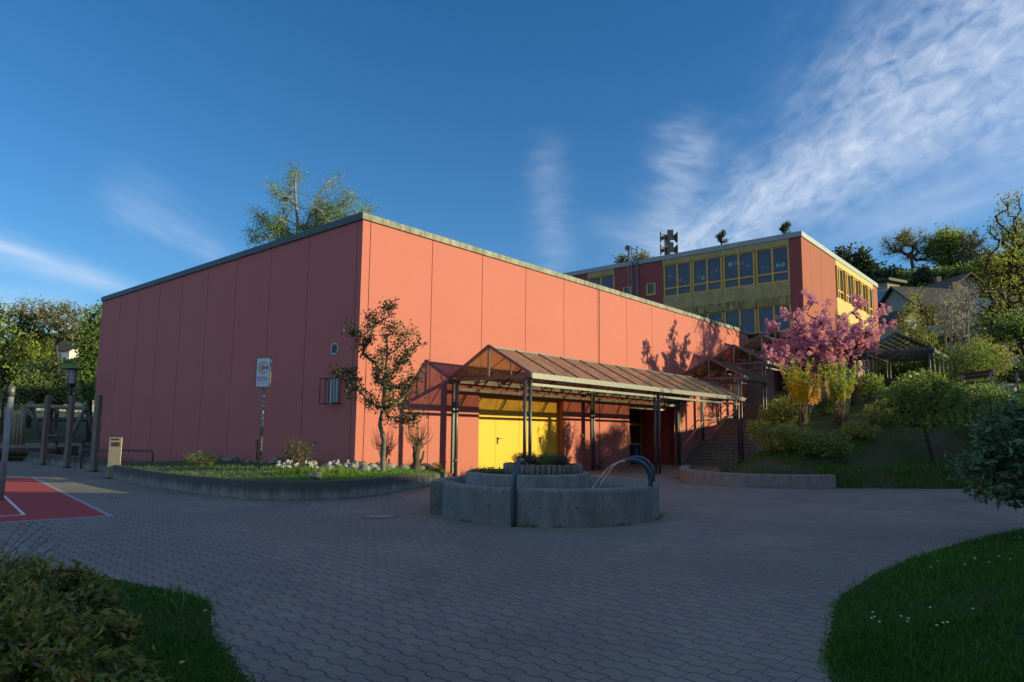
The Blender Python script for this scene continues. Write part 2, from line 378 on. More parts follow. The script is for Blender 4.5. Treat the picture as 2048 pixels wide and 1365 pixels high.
def mk_paver():
    n = NT('interlocking_pavers')
    L_, W_ = .235, .163; ang = math.radians(-92.5)
    xs = n.sep(); ca, sa = math.cos(ang), math.sin(ang)
    u = n.math('ADD', n.math('MULTIPLY', xs[0], ca), n.math('MULTIPLY', xs[1], sa))
    v = n.math('ADD', n.math('MULTIPLY', xs[0], -sa), n.math('MULTIPLY', xs[1], ca))
    wob = n.noise(.35, 2); u = n.math('ADD', u, n.math('MULTIPLY', wob, .10)); v = n.math('ADD', v, n.math('MULTIPLY', n.noise(.28, 2), .12))
    ph = n.math('FRACT', n.math('DIVIDE', u, L_))
    # trapezoid wave: rise over .14..; fall
    up = n.N.new('ShaderNodeMapRange'); up.interpolation_type = 'SMOOTHSTEP'; n.link(ph, up.inputs[0]); up.inputs[1].default_value = .10; up.inputs[2].default_value = .22
    dn = n.N.new('ShaderNodeMapRange'); dn.interpolation_type = 'SMOOTHSTEP'; n.link(ph, dn.inputs[0]); dn.inputs[1].default_value = .56; dn.inputs[2].default_value = .72
    wave = n.math('MULTIPLY', n.math('SUBTRACT', up.outputs[0], dn.outputs[0]), .034)
    vv = n.math('DIVIDE', n.math('ADD', v, wave), W_)
    row = n.math('FLOOR', vv); fv = n.math('SUBTRACT', vv, row)
    ev = n.math('MULTIPLY', n.math('MINIMUM', fv, n.math('SUBTRACT', 1.0, fv)), W_)
    par = n.math('MULTIPLY', n.math('MODULO', n.math('ABSOLUTE', row), 2.0), 0.5)
    uu = n.math('ADD', n.math('ADD', n.math('DIVIDE', u, L_), par), .40)
    cell = n.math('FLOOR', uu); fu = n.math('SUBTRACT', uu, cell)
    eu = n.math('MULTIPLY', n.math('MINIMUM', fu, n.math('SUBTRACT', 1.0, fu)), L_)
    wn = n.N.new('ShaderNodeTexWhiteNoise'); n.L.new(n.comb(row, cell, 0.), wn.inputs['Vector'])
    big = n.noise(.22, 5, .6); mid = n.noise(1.3, 5, .65); g = n.noise(150, 3, .7); g2 = n.noise(55, 3, .7)
    base = n.mix(n.mr(mid, .3, .72), (.235, .195, .152), (.325, .272, .215))
    base = n.mix(n.mr(wn.outputs['Value'], .2, 1, 0, .85), base, (.215, .178, .158))
    base = n.mix(n.mr(big, .38, .64, 0, .7), base, (.150, .132, .112)); stn = n.noise(.55, 6, .7, None, .6); base = n.mix(n.mr(stn, .56, .70, 0, .55), base, (.115, .10, .085))
    base = n.mix(n.mr(g, .42, .75, 0, .55), base, (.40, .38, .35))
    base = n.mix(n.mr(g2, .52, .75, 0, .4), base, (.07, .068, .066))
    jv = n.mr(ev, .003, .0088, 1, 0); ju = n.mr(eu, .0016, .0058, .75, 0)
    jm = n.mr(n.noise(2.3, 4, .6), .3, .5, .72, 1)
    j = n.math('MULTIPLY', n.math('MAXIMUM', jv, ju), jm)
    moss = n.mr(n.noise(3.4, 5, .65), .56, .66)
    jc = n.mix(moss, (.022, .02, .02), (.045, .055, .02))
    col = n.mix(n.math('MULTIPLY', j, .93), base, jc)
    h = n.math('ADD', n.math('MULTIPLY', n.math('SUBTRACT', 1.0, n.math('MAXIMUM', jv, ju)), 1.0), n.math('MULTIPLY', g, .35))
    return n.done(n.bsdf(col, n.mr(g2, .3, .7, .72, .95), normal=n.bump(h, .55, .006), spec=.3))
PAVER = mk_paver()
def mk_ground():
    n = NT('grass_and_soil'); a = n.noise(.55, 6, .65); b = n.noise(3.2, 6, .7); g = n.noise(38, 4, .75); f = n.noise(.02, 3)
    grass = n.mix(n.mr(g, .3, .7), (.040, .058, .016), (.10, .125, .036))
    far = n.mix(n.mr(f, .4, .6), (.045, .085, .02), (.08, .11, .03))
    soil = n.mix(n.mr(g, .3, .7), (.075, .058, .040), (.19, .15, .105))
    k = n.math('MULTIPLY', n.mr(n.math('ADD', n.math('MULTIPLY', a, .75), n.math('MULTIPLY', b, .35)), .49, .62), .9)
    xs = n.sep(); nearf = n.mr(xs[0], 24, 45)
    col = n.mix(k, grass, soil); col = n.mix(nearf, col, far)
    return n.done(n.bsdf(col, .95, normal=n.bump(n.math('ADD', g, b), .9, .06), spec=.1))
GROUND = mk_ground()
def mk_lawn():
    n = NT('lawn_soil'); g = n.noise(40, 4, .7); b = n.noise(2, 4)
    col = n.mix(n.mr(g, .3, .7), (.028, .050, .014), (.070, .105, .028)); col = n.mix(n.mr(b, .55, .75, 0, .5), col, (.055, .045, .03))
    return n.done(n.bsdf(col, .95, normal=n.bump(g, .8, .03), spec=.1))
LAWN = mk_lawn()
COURT = plain('red_sports_surface', (.42, .045, .04), .85, 0, .12, 30, .3)
GREYLINE = plain('grey_line', (.36, .33, .34), .8)
GRAVEL = plain('playground_chips', (.22, .16, .10), .95, 0, .4, 25, .5)

# ------------------------------------------------------------------ terrain
def smst(a, b, x):
    t = np.clip((x-a)/(b-a), 0, 1); return t*t*(3-2*t)
BEDPOLY = [(14.6, -4.5), (12.6, -5.1), (10.9, -5.85), (9.6, -6.6), (8.72, -7.65), (8.38, -8.9), (8.7, -9.85), (9.3, -10.6), (10.15, -11.35), (12.8, -14.15), (14.6, -16.2)]
def poly_in(poly, x, y):
    c = np.zeros(np.shape(x), bool); j = len(poly)-1
    for i in range(len(poly)):
        xi, yi = poly[i]; xj, yj = poly[j]; c = c ^ (((yi > y) != (yj > y)) & (x < (xj-xi)*(y-yi)/((yj-yi) or 1e-9)+xi)); j = i
    return c
def terr(x, y):
    x = np.asarray(x, float); y = np.asarray(y, float)
    s = (x+y)/2**.5+.9
    P = np.interp(x, [-60, 0, 14, 22, 42, 82, 133, 199, 300, 600], [-.5, -.3, 2.2, 3.2, 5.2, 13.5, 31, 47, 60, 75])
    sp = np.maximum(s, 0)
    b = .32+.168*sp+.046*np.minimum(sp, 12)*np.clip(-y-6, 0, 12)
    b = np.minimum(b, P+.42)
    yb = np.interp(x, [8, 21.5, 60], [-7.4, -4.5, -4.5])
    th = np.interp(y, [-11.8, -10.6], [0, .2]); edge = smst(0, 2.6, yb-y)*smst(th, th+.3, s)
    z = np.where(edge <= 0, -.60, -.42+b*edge)
    back = np.interp(y, [20, 24, 35, 53, 70, 90, 150, 268, 400, 700], [-.6, -.35, .1, 1.1, 1.9, 3.2, 9, 16, 32, 40])
    zb = back+np.interp(x, [0, 20, 60, 120, 200, 400], [0, .8, 8, 26, 45, 60])
    ins_ = poly_in(BEDPOLY, x, y); z = np.where((x < 14.5) & ~ins_, -.6, z)
    far = np.where(y > 20, zb, -.6)
    far2 = np.where((x > 40) & (y > -4.5), P, -.6)
    far3 = np.where((x > 32.9) & (y > -8), 3.25+(x-33)*.07, -.6)
    return np.maximum(np.maximum(z, far3), np.maximum(far, far2))
def tz(x, y): return float(terr(x, y))
def build_terrain():
    xs = np.unique(np.concatenate([np.arange(-900, -60, 60), np.arange(-60, 4, 4), np.arange(4, 36, .3), np.arange(36, 80, 2), np.arange(80, 240, 6), np.arange(240, 1500, 60)]))
    ys = np.unique(np.concatenate([np.arange(-900, -60, 60), np.arange(-60, -24, 4), np.arange(-24, -2, .3), np.arange(-2, 24, 2), np.arange(24, 100, 3), np.arange(100, 320, 10), np.arange(320, 1500, 60)]))
    X, Y = np.meshgrid(xs, ys, indexing='ij'); Z = terr(X, Y)
    rough = np.sin(X*1.7+Y*.6)*np.sin(Y*1.3-X*.4)*.04+np.sin(X*4.1+1)*np.sin(Y*3.7)*.02
    Z = Z+np.where(Z > -.25, rough, 0)
    nx, ny = len(xs), len(ys); V = np.stack([X, Y, Z], -1).reshape(-1, 3)
    i, j = np.meshgrid(np.arange(nx-1), np.arange(ny-1), indexing='ij'); a = (i*ny+j).ravel()
    Q = np.stack([a, a+ny, a+ny+1, a+1], 1)
    o = link_mesh('terrain', np_mesh('terrain', V, Q, GROUND, smooth=True)); tag(o, kind='structure')
build_terrain()
G = -.42
m = MB(); V = []; n_ = 0
m.prism([(-60, -60), (14, -60), (14.0, -15.3), (12.8, -14.2), (10.0, -11.3), (8.3, -9.6), (8.8, -7.0), (13, -4.8), (23, -4.1), (23, 1.9), (21.46, 2.2), (16.6, 2.2), (0, .2), (-.2, 24), (-60, 24)], G-.1, G)
tag(m.build('plaza', PAVER), kind='structure')
def court():
    o = gd(228, 1033, G); e1 = gd(0, 1047, G)-o; e1 = e1/np.linalg.norm(e1); e2 = np.array([-e1[1], e1[0], 0.]);
    if e2[1] < 0: e2 = -e2
    R = lambda a, b: tuple((o+a*e1+b*e2)[:2])
    m = MB(); m.prism([R(.10, .10), R(12, .10), R(12, 13), R(.10, 13)], G, G+.006); tag(m.build('sports_court', COURT), kind='structure')
    m = MB()
    m.prism([R(0, 0), R(12, 0), R(12, .095), R(0, .095)], G, G+.010); m.prism([R(0, .1), R(.095, .1), R(.095, 13), R(0, 13)], G, G+.010)
    tag(m.build('court_edging', GREYLINE), kind='structure')
    c = gd(52, 1031, G)-o; a0 = float(c@e1); b0 = float(c@e2)
    m = MB(); m.prism([R(a0, b0), R(a0+9, b0), R(a0+9, b0+.05), R(a0, b0+.05)], G+.006, G+.011); m.prism([R(a0, b0+.051), R(a0+.05, b0+.051), R(a0+.05, b0+9), R(a0, b0+9)], G+.006, G+.011)
    tag(m.build('court_line', WHITE), kind='structure')
court()
m = MB(); m.prism([(-30, 24.0), (-1.5, 24.0), (2.5, 31), (4, 40), (-30, 42)], -.3, .22); tag(m.build('playground_ground', GRAVEL), kind='structure')
m = MB(); pts = [at(x, 833, 72) for x in (-60, 60, 240)]
m.bar(pts[0], pts[1], 3.0, .25); m.bar(pts[1], pts[2], 3.0, .25); tag(m.build('far_road', plain('pale_road', (.50, .49, .47), .8)), kind='structure')


def rooted(o):
    loc = Vector(o.location)
    def P(name, mb, mat, parent=None, bevel=0):
        q = mb.build(name, mat, None, (0, 0, 0), bevel)
        if parent is None: q.parent = o; q.matrix_parent_inverse = Matrix.Translation(-loc)
        else: q.parent = parent
        return q
    return P

# ------------------------------------------------------------------ the hall
def build_hall():
    H = empty('sports_hall', (0, 0, G), 'large salmon red sports hall with flat roof, panelled blank walls and yellow double door', 'building')
    P = rooted(H)
    L, D, T = 32.3, 23.1, 8.14
    rs = [.32, 3.10, 5.75, 8.42, 11.12, 13.85, 16.5, 19.1, 21.72, 24.4, 27.05, 29.7]
    ls = [.27, 3.1, 5.66, 8.26, 10.73, 13.23, 15.6, 18.0, 20.4]
    dx0, dx1, ex0, ex1, oz = 5.68, 11.07, 16.66, 21.46, 2.66
    b = MB()
    for x0, x1 in ((.03, dx0), (dx1, ex0), (ex1, L)): b.box((x0, .03, -.5), (x1, .33, T))
    for x0, x1 in ((dx0, dx1), (ex0, ex1)): b.box((x0, .03, oz), (x1, .33, T))
    b.box((.03, .33, -.5), (.33, D, T)); b.box((.33, D-.3, -.5), (L, D, T)); b.box((L-.3, .33, -.5), (L, D-.3, T))
    P('core_wall', b, SEAM)
    g = .014
    f = MB()
    def panels(seams, end, boxf, holes):
        edges = [0]+seams+[end]
        for a, c in zip(edges[:-1], edges[1:]):
            lo, hi = a+(g if a else 0), c-g
            segs = [(lo, hi, -.5)]
            for h0, h1, hz in holes:
                new = []
                for s0, s1, z in segs:
                    if s1 <= h0 or s0 >= h1 or z > 0: new.append((s0, s1, z)); continue
                    if s0 < h0: new.append((s0, h0, z))
                    if s1 > h1: new.append((h1, s1, z))
                    new.append((max(s0, h0), min(s1, h1), hz))
                segs = new
            for s0, s1, z in segs: boxf(s0, s1, z)
    panels(rs, L, lambda a, c, z: f.box((a, 0, z), (c, .03, T)), [(dx0, dx1, oz), (ex0, ex1, oz)])
    P('long_wall', f, RED)
    f = MB(); panels(ls, D, lambda a, c, z: f.box((0, max(a, .031), -.5), (.03, c, T)), [])
    P('short_wall', f, RED)
    b = MB(); b.box((-.02, -.07, T), (L, .5, 8.36)); P('roof_edge', b, CAPCON, bevel=.012)
    b = MB(); b.box((-.07, -.071, T+.001), (-.021, D, 8.375)); b.box((-.021, .5, T+.002), (.4, D, 8.372)); P('roof_edge', b, CAPMET)
    b = MB(); b.box((.33, .33, 7.9), (L-.3, D-.3, 8.2)); P('roof', b, ROOFGR)
    for a, h in ((9.6, .55), (17.2, .5)): b = MB(); b.box((1.0, a, 8.2), (1.5, a+.9, 8.3+h)); P('roof_vent', b, CAPMET)
    # equipment doors, set back
    b = MB(); b.box((dx0, .33, -.45), (dx1+.02, .36, oz)); P('door_backing', b, BLACKM)
    jb = MB(); jb.box((dx1-.012, .031, -.4), (dx1-.001, .33, oz-.001)); P('door_jamb', jb, plain('orange_jamb', (.55, .16, .03), .6))
    sl_ = MB(); sl_.box((dx0+.01, .002, -.5), (dx1-.012, .33, -.2)); P('door_sill', sl_, CONC_STEP)
    xs = [dx0+.012, 6.92, 8.38, 9.66, dx1-.02]
    for a, c in zip(xs[:-1], xs[1:]):
        d = MB(); d.box((a+.006, .25, -.19), (c-.006, .30, oz-.02)); dl = P('door_leaf', d, YELLOW, bevel=.004)
    for hx in (7.03, 9.77):
        h = MB(); h.box((hx-.03, .225, .78), (hx+.03, .249, 1.06)); h.tube([(hx, .249, 1.0), (hx, .17, 1.0), (hx+.16, .17, 1.0)], .014, 6); P('door_handle', h, BLACKM)
    h = MB(); h.box((8.30, .235, 1.9), (8.335, .249, 2.25)); P('door_closer', h, YELLOW)
    # recessed entrance
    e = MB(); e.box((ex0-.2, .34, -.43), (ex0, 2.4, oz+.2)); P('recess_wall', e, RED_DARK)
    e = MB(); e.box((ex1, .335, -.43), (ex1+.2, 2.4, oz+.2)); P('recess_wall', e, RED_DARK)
    e = MB(); e.box((ex0, .04, oz-.015), (ex1, 2.4, oz+.0)); P('recess_ceiling', e, OCHRE)
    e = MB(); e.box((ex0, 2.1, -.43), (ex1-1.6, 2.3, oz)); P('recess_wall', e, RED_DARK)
    e = MB(); e.box((ex1-1.6, 2.12, -.4), (ex1, 2.3, oz)); gl = P('glazed_door', e, plain('brown_interior', (.10, .055, .035), .4))
    e = MB()
    for z in (-.36, .62, 1.72): e.box((ex1-1.6, 2.02, z), (ex1-.02, 2.118, z+.13))
    for x in (ex1-1.62, ex1-.13): e.box((x, 2.01, -.40), (x+.11, 2.119, oz-.03))
    P('door_frame', e, YFRAME, gl)
    for z0, z1 in ((.75, 1.72), (1.85, 2.6)):
        e = MB(); e.box((ex1-1.5, 2.06, z0), (ex1-.13, 2.10, z1)); P('pane', e, glass('door_glass', (.07, .045, .03), .1), gl)
    e = MB(); e.box((ex1-.95, 2.05, -.22), (ex1-.22, 2.059, .62)); po = P('poster', e, plain('blue_poster', (.05, .07, .32), .5, 0, .4, 9), gl)
    e = MB(); e.box((ex1-.70, 2.046, -.12), (ex1-.48, 2.0495, .5)); P('poster_figure', e, plain('poster_pale', (.22, .28, .38), .6, 0, .5, 14), gl)
    e = MB(); e.tube([(ex0+.1, .12, oz-.10), (ex1-.8, .12, oz-.10)], .05, 8); P('light_strip', e, plain('lamp_tube_cover', (.62, .60, .52), .3))
    # details on the walls
    vn = MB(); c = (0, 1.29, 3.95)
    for r0, r1, x, mi in ((.21, .155, -.02, 0), (.155, 0.001, -.008, 1)):
        k = 28; V = [(x, c[1]+r*math.cos(2*math.pi*i/k), c[2]+r*math.sin(2*math.pi*i/k)) for r in (r0, r1) for i in range(k)]
        vn.add(V, [(i, k+i, k+(i+1) % k, (i+1) % k) for i in range(k)], mi)
    k = 28; V = [(x, c[1]+.21*math.cos(2*math.pi*i/k), c[2]+.21*math.sin(2*math.pi*i/k)) for x in (0, -.02) for i in range(k)]
    vn.add(V, [(i, (i+1) % k, k+(i+1) % k, k+i) for i in range(k)], 0)
    P('round_vent', vn, [plain('vent_rim', (.5, .5, .48), .5), BLACKM])
    lm = MB(); lm.box((-.10, .92, 2.16), (-.02, 1.34, 2.92)); wl = P('wall_lamp', lm, plain('lamp_glass', (.42, .47, .50), .3))
    cg = MB()
    for z in (2.12, 2.95): cg.bar((-.27, .80, z), (-.27, 1.66, z), .03, .03); cg.bar((0, .80, z), (-.27, .80, z), .03, .03); cg.bar((0, 1.66, z), (-.27, 1.66, z), .03, .03)
    for y in (.80, .95, 1.15, 1.35, 1.66): cg.bar((-.27, y, 2.1), (-.27, y, 2.97), .022, .022)
    P('lamp_cage', cg, BLACKM, wl)
    tp = MB(); tp.tube([(-.03, 5.92, -.2), (-.03, 5.92, .83)], .018, 6); P('standpipe', tp, SEAM)
    tp = MB(); tp.tube([(-.0, 5.92, .83), (-.14, 5.92, .83), (-.2, 5.97, .79)], .02, 6); tp.tube([(-.1, 5.83, .9), (-.1, 6.0, .9)], .015, 6); P('water_tap', tp, INOX)
    tp = MB(); tp.tube([(12.45, 0, 1.13), (12.45, -.12, 1.13), (12.45, -.15, 1.07)], .025, 6); tp.tube([(12.36, -.08, 1.18), (12.54, -.08, 1.18)], .015, 6); P('water_tap', tp, INOX)
    cd = MB(); cd.tube([(13.97, -.02, -.4), (13.97, -.02, T)], .012, 6)
    for z in (7.7, 4.5, 1.6, .8): cd.box((13.945, -.035, z), (13.995, 0, z+.05))
    P('lightning_rod', cd, SEAM)
    for i in range(5):
        x = 24.6+i*1.45; q = MB(); q.tube([(x-.75, -.05, 8.25), (x+.05, -.75, 7.45)], .012, 5); q.tube([(x+.05, -.75, 7.45), (x+.55, -.05, 8.55)], .03, 5); P('roof_bracket', q, BLACKM)
build_hall()

# ------------------------------------------------------------------ the school
def build_school():
    X0, Y0, Z0 = 33.0, -3.54, 3.2
    S = empty('school_building', (X0, Y0, Z0), 'three storey dark red school block with yellow window bands, behind the hall', 'building')
    P = rooted(S)
    Ye, Xe, T = 26., 53.5, 14.52
    # walls with real openings left for the window bands (front = facing -X)
    fr = MB(); wy0, wy1 = -2.78, 6.70; gy0, gy1 = 11.02, 13.62
    fr.box((X0, Y0, -.4), (X0+.4, wy0, T)); fr.box((X0, wy1, -.4), (X0+.4, 7.36, T)); fr.box((X0, 7.36, -.4), (X0+.4, 8.17, 11.95)); fr.box((X0, 7.36, 12.9), (X0+.4, 8.17, T))
    fr.box((X0, 8.17, -.4), (X0+.4, 9.5, T)); fr.box((X0, 9.5, -.4), (X0+.4, 10.28, 11.95)); fr.box((X0, 9.5, 12.9), (X0+.4, 10.28, T)); fr.box((X0, 10.28, -.4), (X0+.4, gy0, T))
    fr.box((X0, gy0, -.4), (X0+.4, gy1, 11.6)); fr.box((X0, gy1, -.4), (X0+.4, Ye, T)); fr.box((X0, wy0, -.4), (X0+.4, wy1, 7.0))
    P('front_wall', fr, SCHOOLRED)
    sd = MB(); wx0, wx1 = 40.72, 51.9
    for a, c in ((X0, 34.87), (34.89, 37.05), (37.07, wx0)): sd.box((a+.001, Y0-.02, 2.5), (c, Y0+.35, T))
    se = MB(); se.box((wx1, Y0-.02, 2.5), (Xe, Y0+.35, T)); P('side_wall', se, SCHOOLSIDE)
    P('side_wall', sd, SCHOOLSIDE)
    bk = MB(); bk.box((X0+.4, Y0+.36, 14.2), (Xe, Ye, 14.45)); bk.box((Xe-.3, Y0+.36, 2.5), (Xe, Ye, 14.2)); bk.box((X0+.4, Ye-.3, 0), (Xe-.3, Ye, 14.2)); P('roof', bk, ROOFGR)
    dk = MB(); dk.box((X0+1.2, Y0+1.4, 0), (Xe-1, Ye-1, 14.1)); P('interior', dk, plain('dim_interior', (.06, .06, .065), .9))
    ed = MB()
    for y0, y1 in ((Y0-.1, 6.9), (6.91, 13.7), (13.71, Ye)): ed.box((X0-.1, y0, T), (X0+.4, y1, 14.87))
    P('roof_edge', ed, ZINC)
    ed = MB()
    for a, c in ((X0+.401, 38), (38.01, 43), (43.01, 48), (48.01, Xe+.1)): ed.box((a, Y0-.1, T+.001), (c, Y0+.4, 14.87))
    P('roof_edge', ed, ZINC)
    # front bands
    rows = ((11.61, 14.06), (7.58, 10.03))
    b = MB(); n = 4; bw = (wy1-wy0)/n
    for i in range(n): b.box((X0-.05, wy0+i*bw+.008, 14.07), (X0+.3, wy0+(i+1)*bw-.008, T-.002))
    P('lintel', b, OCHRE); b = MB(); b.box((X0-.05, gy0, 14.07), (X0+.3, gy1, T-.002)); P('lintel', b, OCHRE)
    for z0, z1, mt in ((10.62, 11.60, OCHRE), (10.04, 10.61, OCHRE_ST), (7.0, 7.57, OCHRE)):
        b = MB()
        for i in range(n): b.box((X0-.05-(.03 if mt is OCHRE_ST else 0), wy0+i*bw+.008, z0), (X0+.3, wy0+(i+1)*bw-.008, z1))
        P('spandrel', b, mt)
    def window(ax, a, c, z0, z1, dots=0, trans=.27, fin=0.):
        # ax 0: in the plane X = X0 spanning y a..c ; ax 1: plane Y = Y0 spanning x a..c
        def bx(mb, u0, u1, d0, d1, w0, w1):
            if ax == 0: mb.box((X0+d0, u0, w0), (X0+d1, u1, w1))
            else: mb.box((u0, Y0+d0, w0), (u1, Y0+d1, w1))
        e = MB(); t = .13; mid = (a+c)/2; zt = z0+(z1-z0)*trans
        bx(e, a, a+t, .02, .16, z0, z1); bx(e, c-t, c, .02, .16, z0, z1)
        bx(e, a+t, c-t, .021, .16, z0, z0+t*.8); bx(e, a+t, c-t, .021, .16, z1-t*.55, z1)
        if trans > 0: bx(e, mid-t*.55, mid+t*.55, .019, .158, z0+t*.8, z1-t*.55)
        if trans > 0: bx(e, a+t, c-t, .025, .155, zt-t*.45, zt+t*.45)
        if fin: bx(e, a-.05, a+.07, -fin, .019, z0, z1)
        w = P('window', e, YFRAME)
        p = MB(); bx(p, a+t*.9, c-t*.9, .10, .115, z0+.05, z1-.05); P('pane', p, DGLASS, w)
        if dots:
            rr = random.Random(int(a*100)+dots); cols = [(.36, .55, .58), (.45, .22, .38), (.28, .30, .55), (.42, .60, .52)]
            for k in range(dots):
                s = MB(); r = rr.uniform(.07, .17); u = a+.3+(c-a-.6)*(k+.5)/dots; zz = (z0+z1)/2+.35*math.sin(u*1.1)+rr.uniform(-.12, .12)+.2
                V = [(X0+.096, u+r*math.cos(q*math.pi/8), zz+r*math.sin(q*math.pi/8)) for q in range(16)]
                s.add(V, [tuple(reversed(range(16)))]); P('window_decoration', s, DECO[rr.randrange(4)], w)
    global DECO
    DECO = [plain('deco_teal', (.15, .36, .38), .6), plain('deco_plum', (.34, .16, .28), .6), plain('deco_blue', (.17, .18, .42), .6), plain('deco_mint', (.22, .42, .34), .6)]
    for ri, (z0, z1) in enumerate(rows):
        for i in range(n): window(0, wy0+i*bw+.03, wy0+(i+1)*bw-.03, z0, z1, dots=(5, 4, 5, 4)[i] if ri == 0 else 0)
    window(0, gy0+.02, gy1-.02, 11.6, 14.06)
    for a, c in ((7.36, 8.17), (9.5, 10.28)): window(0, a+.01, c-.01, 11.96, 12.89, trans=0)
    b = MB(); b.box((X0-.06, 7.34, 11.90), (X0+.1, 8.19, 11.955)); P('window_sill', b, YFRAME); b = MB(); b.box((X0-.06, 9.48, 11.90), (X0+.1, 10.30, 11.955)); P('window_sill', b, YFRAME)
    # side bands with fins
    n2 = 5; bw2 = (wx1-wx0)/n2; YS = plain('cream_spandrel', (.60, .45, .17), .8)
    b = MB()
    for z0, z1, mt in ((14.07, T-.002, YS), (10.04, 11.60, YS), (6.05, 7.57, OCHRE)):
        b = MB()
        for i in range(n2): b.box((wx0+i*bw2+.008, Y0-.05, z0), (wx0+(i+1)*bw2-.008, Y0+.3, z1))
        P('spandrel', b, mt)
    for z0, z1 in rows:
        for i in range(n2): window(1, wx0+i*bw2+.07, wx0+(i+1)*bw2-.03, z0, z1, fin=.14)
    wp = plain('white_papered_glass', (.66, .66, .66), .4, 0, .25, 2.5)
    for i in range(n2):
        e = MB(); a = wx0+i*bw2; e.box((a+.06, Y0+.02, 3.3), (a+bw2-.06, Y0+.1, 6.02)); w = P('shop_window', e, wp)
        e = MB(); e.box((a-.06, Y0-.03, 3.2), (a+.05, Y0+.12, 6.04)); P('mullion', e, YFRAME, w)
    # link at the end of the hall
    b = MB(); b.box((32.32, -1.5, -.4), (32.98, .3, 7.8)); P('link_wall', b, concrete('link_concrete', (.36, .30, .28), (.2, .16, .15), .4))
    b = MB(); b.box((32.31, -1.6, 7.8), (32.9, .3, 8.12)); P('link_roof', b, BLACKM)
    # entrance
    b = MB(); b.box((X0-.06, -3.0, 3.2), (X0-.002, -1.7, 5.7)); dr = P('entrance_door', b, plain('dark_entry', (.03, .018, .016), .4))
build_school()
def ladder():
    o = empty('roof_ladder', (32.9, 9.2, 8.3), 'grey metal cage ladder climbing the red school wall up to the roof', 'ladder')
    P = rooted(o)
    LM = plain('ladder_steel', (.22, .24, .27), .4, .7)
    for y in (8.83, 9.33):
        m = MB(); m.tube([(32.82, y, 8.2), (32.82, y, 15.9)], .035, 6); m.tube([(32.82, y, 15.9), (33.6, y, 15.9), (33.6, y, 14.8)], .035, 6); P('rail', m, LM)
    m = MB()
    for k in range(26): m.tube([(32.82, 8.83, 8.4+k*.27), (32.82, 9.33, 8.4+k*.27)], .017, 5)
    P('rung', m, LM)
    m = MB()
    for z in (10.2, 11.6, 13.4, 15.2):
        m.tube([(32.82+ -.7*math.sin(a), 9.08+.42*math.cos(a), z) for a in np.linspace(0, math.pi, 9)], .02, 5)
    for a in np.linspace(.5, math.pi-.5, 4): m.tube([(32.82-.7*math.sin(a), 9.08+.42*math.cos(a), 9.8), (32.82-.7*math.sin(a), 9.08+.42*math.cos(a), 15.9)], .018, 5)
    P('safety_cage', m, LM)
    h = empty('horn_loudspeaker', (32.8, 9.66, 15.95), 'small cream horn loudspeaker beside the ladder top on the roof edge', 'loudspeaker')
    m = MB((32.8, 9.66, 15.95)); m.lathe((32.8, 9.66, 15.95), [(.23, 0), (.235, .03), (.14, .2), (.10, .34), (0.001, .36)], 16)
    q = m.build('horn', plain('cream_horn', (.62, .55, .42), .5), h); q.location = (0, 0, 0); q.rotation_euler = (0, math.radians(80), math.radians(35))
    m = MB(); m.tube([(0, .0, 0), (.1, -.06, -.1), (.1, -.06, -1.0)], .03, 6); q = m.build('bracket', BLACKM, h)
ladder()
def siren():
    b = at(1338, 506, 52); b = np.array([34.6, float(onx(1338, 505, 34.6)[1]), 14.4])
    o = empty('siren_mast', b, 'tall alarm siren mast with eight dark horns on the school roof', 'siren')
    m = MB(); m.tube([(0, 0, 0), (0, 0, 2.9)], .12, 10); m.box((-.3, -.3, 0), (.3, .3, .06)); m.build('mast', GALV, o)
    m = MB(); m.box((-.1, .16, 1.5), (.16, .34, 2.4)); m.build('control_box', plain('siren_box', (.5, .5, .5), .5), o)
    hm = plain('siren_horn', (.055, .058, .065), .5, .2)
    for z in (1.35, 2.35):
        for k in range(4):
            a = math.radians(40+90*k); d = np.array([math.cos(a), math.sin(a), 0]); s = np.array([-d[1], d[0], 0])
            m = MB(); V = []; prof = [(.15, .06, .10), (.38, .08, .16), (.55, .14, .30), (.64, .22, .42), (.66, .22, .42)]
            for (r, w, h_) in prof:
                for sx, sz in ((-1, -1), (1, -1), (1, 1), (-1, 1)): V.append(d*r+s*sx*w+np.array([0, 0, z+sz*h_]))
            Fs = [(i*4+q, i*4+(q+1) % 4, (i+1)*4+(q+1) % 4, (i+1)*4+q) for i in range(4) for q in range(4)]+[(16, 17, 18, 19), (3, 2, 1, 0)]
            m.add(V, Fs); m.build('horn', hm, o)
siren()

